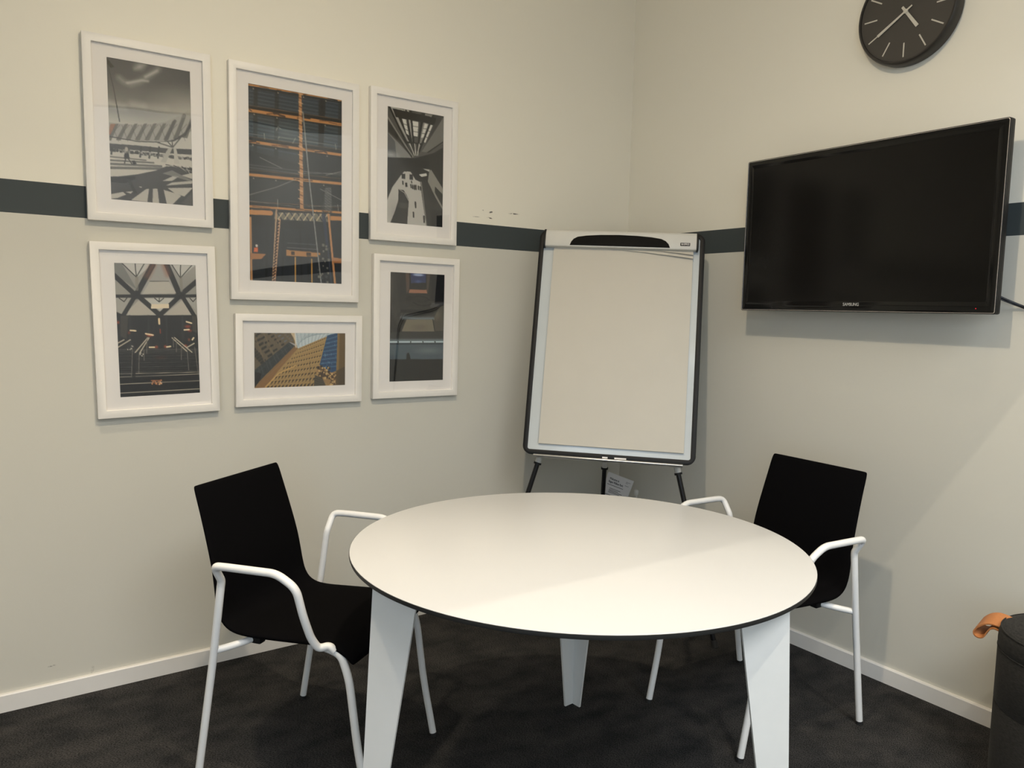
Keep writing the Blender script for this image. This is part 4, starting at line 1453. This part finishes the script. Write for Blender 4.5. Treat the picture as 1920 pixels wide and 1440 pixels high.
def edge_z(t):
    return 0.4175 - 0.060 * max(0.0, (t - 0.36) / 0.64) ** 1.4


# torn-back front sheet whose upper edge runs down to the right
bm = NB()
nx, nz = 48, 60
rows = []
for j in range(nz + 1):
    row = []
    for i in range(nx + 1):
        t = i / nx
        x = px0 + (px1 - px0) * t
        zt = edge_z(t) + 0.010
        z = -0.4545 + (zt + 0.4545) * j / nz
        row.append(bm.verts.new((x, -0.0076 - front_curl(x, z), z)))
    rows.append(row)
for j in range(nz):
    for i in range(nx):
        bm.faces.new([rows[j][i], rows[j][i + 1], rows[j + 1][i + 1], rows[j + 1][i]])
ext = bmesh.ops.extrude_face_region(bm, geom=bm.faces[:])
bmesh.ops.translate(bm, verts=[v for v in ext['geom'] if isinstance(v, bmesh.types.BMVert)], vec=(0, 0.0007, 0))
obj('front_sheet', bm, M['paper'], pad)


# drooping folded strips of torn sheets under the bar at the right
def flap(t0, drop, lift, name):
    bm = NB()
    nx, nz = 40, 8
    rows = []
    for j in range(nz + 1):
        row = []
        for i in range(nx + 1):
            t = t0 + (1 - t0) * i / nx
            x = px0 + (px1 - px0) * t
            k = max(0.0, (t - t0) / (1 - t0))
            zb = 0.4230 - drop * k ** 1.3 - 0.004
            z = 0.4250 + (zb - 0.4250) * j / nz
            row.append(bm.verts.new((x, -0.0095 - lift * (j / nz) ** 1.3 * (0.25 + 0.75 * k), z)))
        rows.append(row)
    for j in range(nz):
        for i in range(nx):
            bm.faces.new([rows[j][i], rows[j][i + 1], rows[j + 1][i + 1], rows[j + 1][i]])
    ext = bmesh.ops.extrude_face_region(bm, geom=bm.faces[:])
    bmesh.ops.translate(bm, verts=[v for v in ext['geom'] if isinstance(v, bmesh.types.BMVert)], vec=(0, 0.0006, 0))
    obj(name, bm, M['paper'], pad)


flap(0.36, 0.036, 0.010, 'torn_sheet')
flap(0.62, 0.022, 0.016, 'torn_sheet')
# ragged stub at the left
bm = NB()
rg = random.Random(3)
pts = [(px0 + 0.004, 0.424)]
for k in range(14):
    pts.append((px0 + 0.006 + k * 0.0042, 0.4165 - rg.random() * 0.006))
pts.append((px0 + 0.066, 0.424))
prism(bm, pts, 'y', -0.0102, -0.0094)
obj('torn_stub', bm, M['paper'], pad)

# ------------------------------------------------------------------ leaflet and the little stand behind the easel
LT, RT_, BL_ = Vector((-0.2705, -0.2169, 0.5859)), Vector((-0.1840, -0.2998, 0.5461)), Vector((-0.2817, -0.2062, 0.4798))
ex = (RT_ - LT).normalized()
dz = (BL_ - LT).normalized()
dz = (dz - ex * dz.dot(ex)).normalized()
ny = ex.cross(dz).normalized()           # points away from the room
if ny.y < 0:
    ny = -ny
LW, LH = 0.126, 0.178
LM = Matrix(((ex.x, ny.x, -dz.x, LT.x), (ex.y, ny.y, -dz.y, LT.y), (ex.z, ny.z, -dz.z, LT.z), (0, 0, 0, 1)))
lf = thing('leaflet', 'tilted white leaflet with printed text behind the flip chart leg', 'leaflet')
lf.matrix_world = LM
bm = NB()
for k in range(4):
    w_ = 0.0012 * math.sin(k * 2.3)
    box(bm, 0.0 + w_, LW + w_, 0.0008 * k, 0.0008 * k + 0.0006, -LH, 0.0)
obj('sheets', bm, M['leaflet'], lf, smooth=False)
RX = Matrix.Rotation(PI / 2, 4, 'X')
text_obj('heading', 'Welcome to\nRegus Willow Park', 0.0150, M['ink'], lf, Matrix.Translation((0.015, -0.0004, -0.034)) @ RX, 0.0002, 'LEFT', 0.62, 0.0003)
text_obj('small_print', 'Information\nDesk\n\nReception', 0.0060, M['ink'], lf, Matrix.Translation((0.094, -0.0004, -0.026)) @ RX, 0.0002, 'LEFT', 0.8, 0.0)
bm = NB()
for (x0, x1, z) in ((0.013, 0.092, -0.057), (0.030, 0.085, -0.073), (0.030, 0.076, -0.080), (0.030, 0.096, -0.086), (0.030, 0.086, -0.092), (0.013, 0.100, -0.106), (0.013, 0.090, -0.114), (0.013, 0.098, -0.122)):
    prism(bm, [(x0, z), (x1, z), (x1, z + 0.0022), (x0, z + 0.0022)], 'y', -0.0006, 0.0)
obj('text_lines', bm, M['ink'], lf, smooth=False)

st = thing('leaflet_stand', 'pale stand with a small rounded knob top behind the table', 'stand', (-0.200, -0.335, 0))
obj('base_plate', lathe(NB(), [(0.085, 0.0), (0.085, 0.006), (0.082, 0.008)], 40), M['white_metal'], st)
obj('pole', tube(NB(), [(0, 0, 0.006), (0, 0, 0.497)], 0.0042), M['clamp'], st)
obj('knob', lathe(NB(), [(0.0045, 0.486), (0.008, 0.490), (0.0105, 0.497), (0.0108, 0.507), (0.009, 0.513), (0.004, 0.516)], 20), M['clamp'], st)
# sloping ledge that carries the leaflet, in stand coordinates
o0 = Vector((-0.200, -0.335, 0))
c0 = LT + dz * (LH + 0.0015)
bm = NB()
q = [c0 + ex * (-0.004) - ny * 0.008, c0 + ex * (LW + 0.006) - ny * 0.008, c0 + ex * (LW + 0.006) + ny * 0.012, c0 + ex * (-0.004) + ny * 0.012]
lo = [bm.verts.new(p + dz * 0.004 - o0) for p in q]
hi = [bm.verts.new(p - o0) for p in q]
bm.faces.new(lo[::-1])
bm.faces.new(hi)
for i in range(4):
    bm.faces.new([lo[i], lo[(i + 1) % 4], hi[(i + 1) % 4], hi[i]])
obj('ledge', bm, M['white_metal'], st, smooth=False)
mid = c0 + ex * (LW * 0.75) + dz * 0.004
mid2 = mid - o0
obj('arm', tube(NB(), [(0, 0, mid2.z - 0.01), (mid2.x, mid2.y, mid2.z)], 0.004), M['white_metal'], st)
bm = NB()
q2 = [c0 + ny * 0.0065, c0 + ex * LW + ny * 0.0065, c0 + ex * LW - dz * 0.12 + ny * 0.0065, c0 - dz * 0.12 + ny * 0.0065]
lo = [bm.verts.new(p - o0) for p in q2]
hi = [bm.verts.new(p + ny * 0.002 - o0) for p in q2]
bm.faces.new(lo[::-1])
bm.faces.new(hi)
for i in range(4):
    bm.faces.new([lo[i], lo[(i + 1) % 4], hi[(i + 1) % 4], hi[i]])
obj('back_rest', bm, M['white_metal'], st, smooth=False)

# ------------------------------------------------------------------ pouf with a leather strap
PC = Vector((-0.2557, -2.1513, 0))
pf = thing('pouf', 'round charcoal fabric pouf with a tan leather strap by the right wall', 'pouf', PC)
obj('body', lathe(NB(), [(0.192, 0.0), (0.197, 0.004), (0.1985, 0.05), (0.1990, 0.255), (0.1965, 0.2595), (0.1990, 0.264), (0.1995, 0.415), (0.197, 0.419)], 80), M['pouf_cloth'], pf)
obj('cushion_top', lathe(NB(), [(0.196, 0.4192), (0.1995, 0.4240), (0.2000, 0.440), (0.1990, 0.458), (0.1960, 0.469), (0.1900, 0.4755), (0.178, 0.4795), (0.15, 0.4845), (0.10, 0.489), (0.05, 0.491), (0.01, 0.4915)], 80), M['pouf_cloth'], pf)
for (r, z) in ((0.1985, 0.4195), (0.1935, 0.4745)):
    bm = NB()
    pts = [(r * math.cos(2 * PI * k / 80), r * math.sin(2 * PI * k / 80), z) for k in range(81)]
    tube(bm, pts, 0.0022, 8, cap=False)
    obj('piping', bm, M['pouf_cloth'], pf)


def band(path, width_dir, width, thick):
    """A strap of given width swept along a 3-D path (list), closed solid."""
    P = [Vector(p) for p in path]
    wv = Vector(width_dir).normalized()
    bm = NB()
    rings = []
    for i in range(len(P)):
        T = (P[min(len(P) - 1, i + 1)] - P[max(0, i - 1)]).normalized()
        n = T.cross(wv).normalized()
        rings.append([bm.verts.new(P[i] + wv * (a * width / 2) + n * (b * thick / 2)) for a, b in ((-1, -1), (1, -1), (1, 1), (-1, 1))])
    for i in range(len(P) - 1):
        for k in range(4):
            bm.faces.new([rings[i][k], rings[i][(k + 1) % 4], rings[i + 1][(k + 1) % 4], rings[i + 1][k]])
    bm.faces.new(rings[0][::-1])
    bm.faces.new(rings[-1])
    return bm


# the strap leaves the side of the cushion towards the room corner and folds back on itself
sd = Vector((-0.12, 0.993, 0)).normalized()       # outwards from the pouf
sw = Vector((0.95, 0.06, 0.29)).normalized()      # width direction
SB = Vector((-0.058, 0.1905, 0))                  # where the near edge meets the cushion


def sp(out, z, w=0.0):
    return SB + sd * out + sw * (w + 0.031) + Vector((0, 0, z))


strap_path = spline([sp(-0.012, .458), sp(.006, .461), sp(.022, .461), sp(.040, .454), sp(.056, .440), sp(.064, .427), sp(.062, .416), sp(.053, .411), sp(.042, .413), sp(.035, .421), sp(.031, .432), sp(.024, .444), sp(.014, .450), sp(.003, .449), sp(-0.008, .444)], 5)
obj('strap', band(strap_path, sw, 0.066, 0.0036), M['leather'], pf)

bpy.context.view_layer.update()
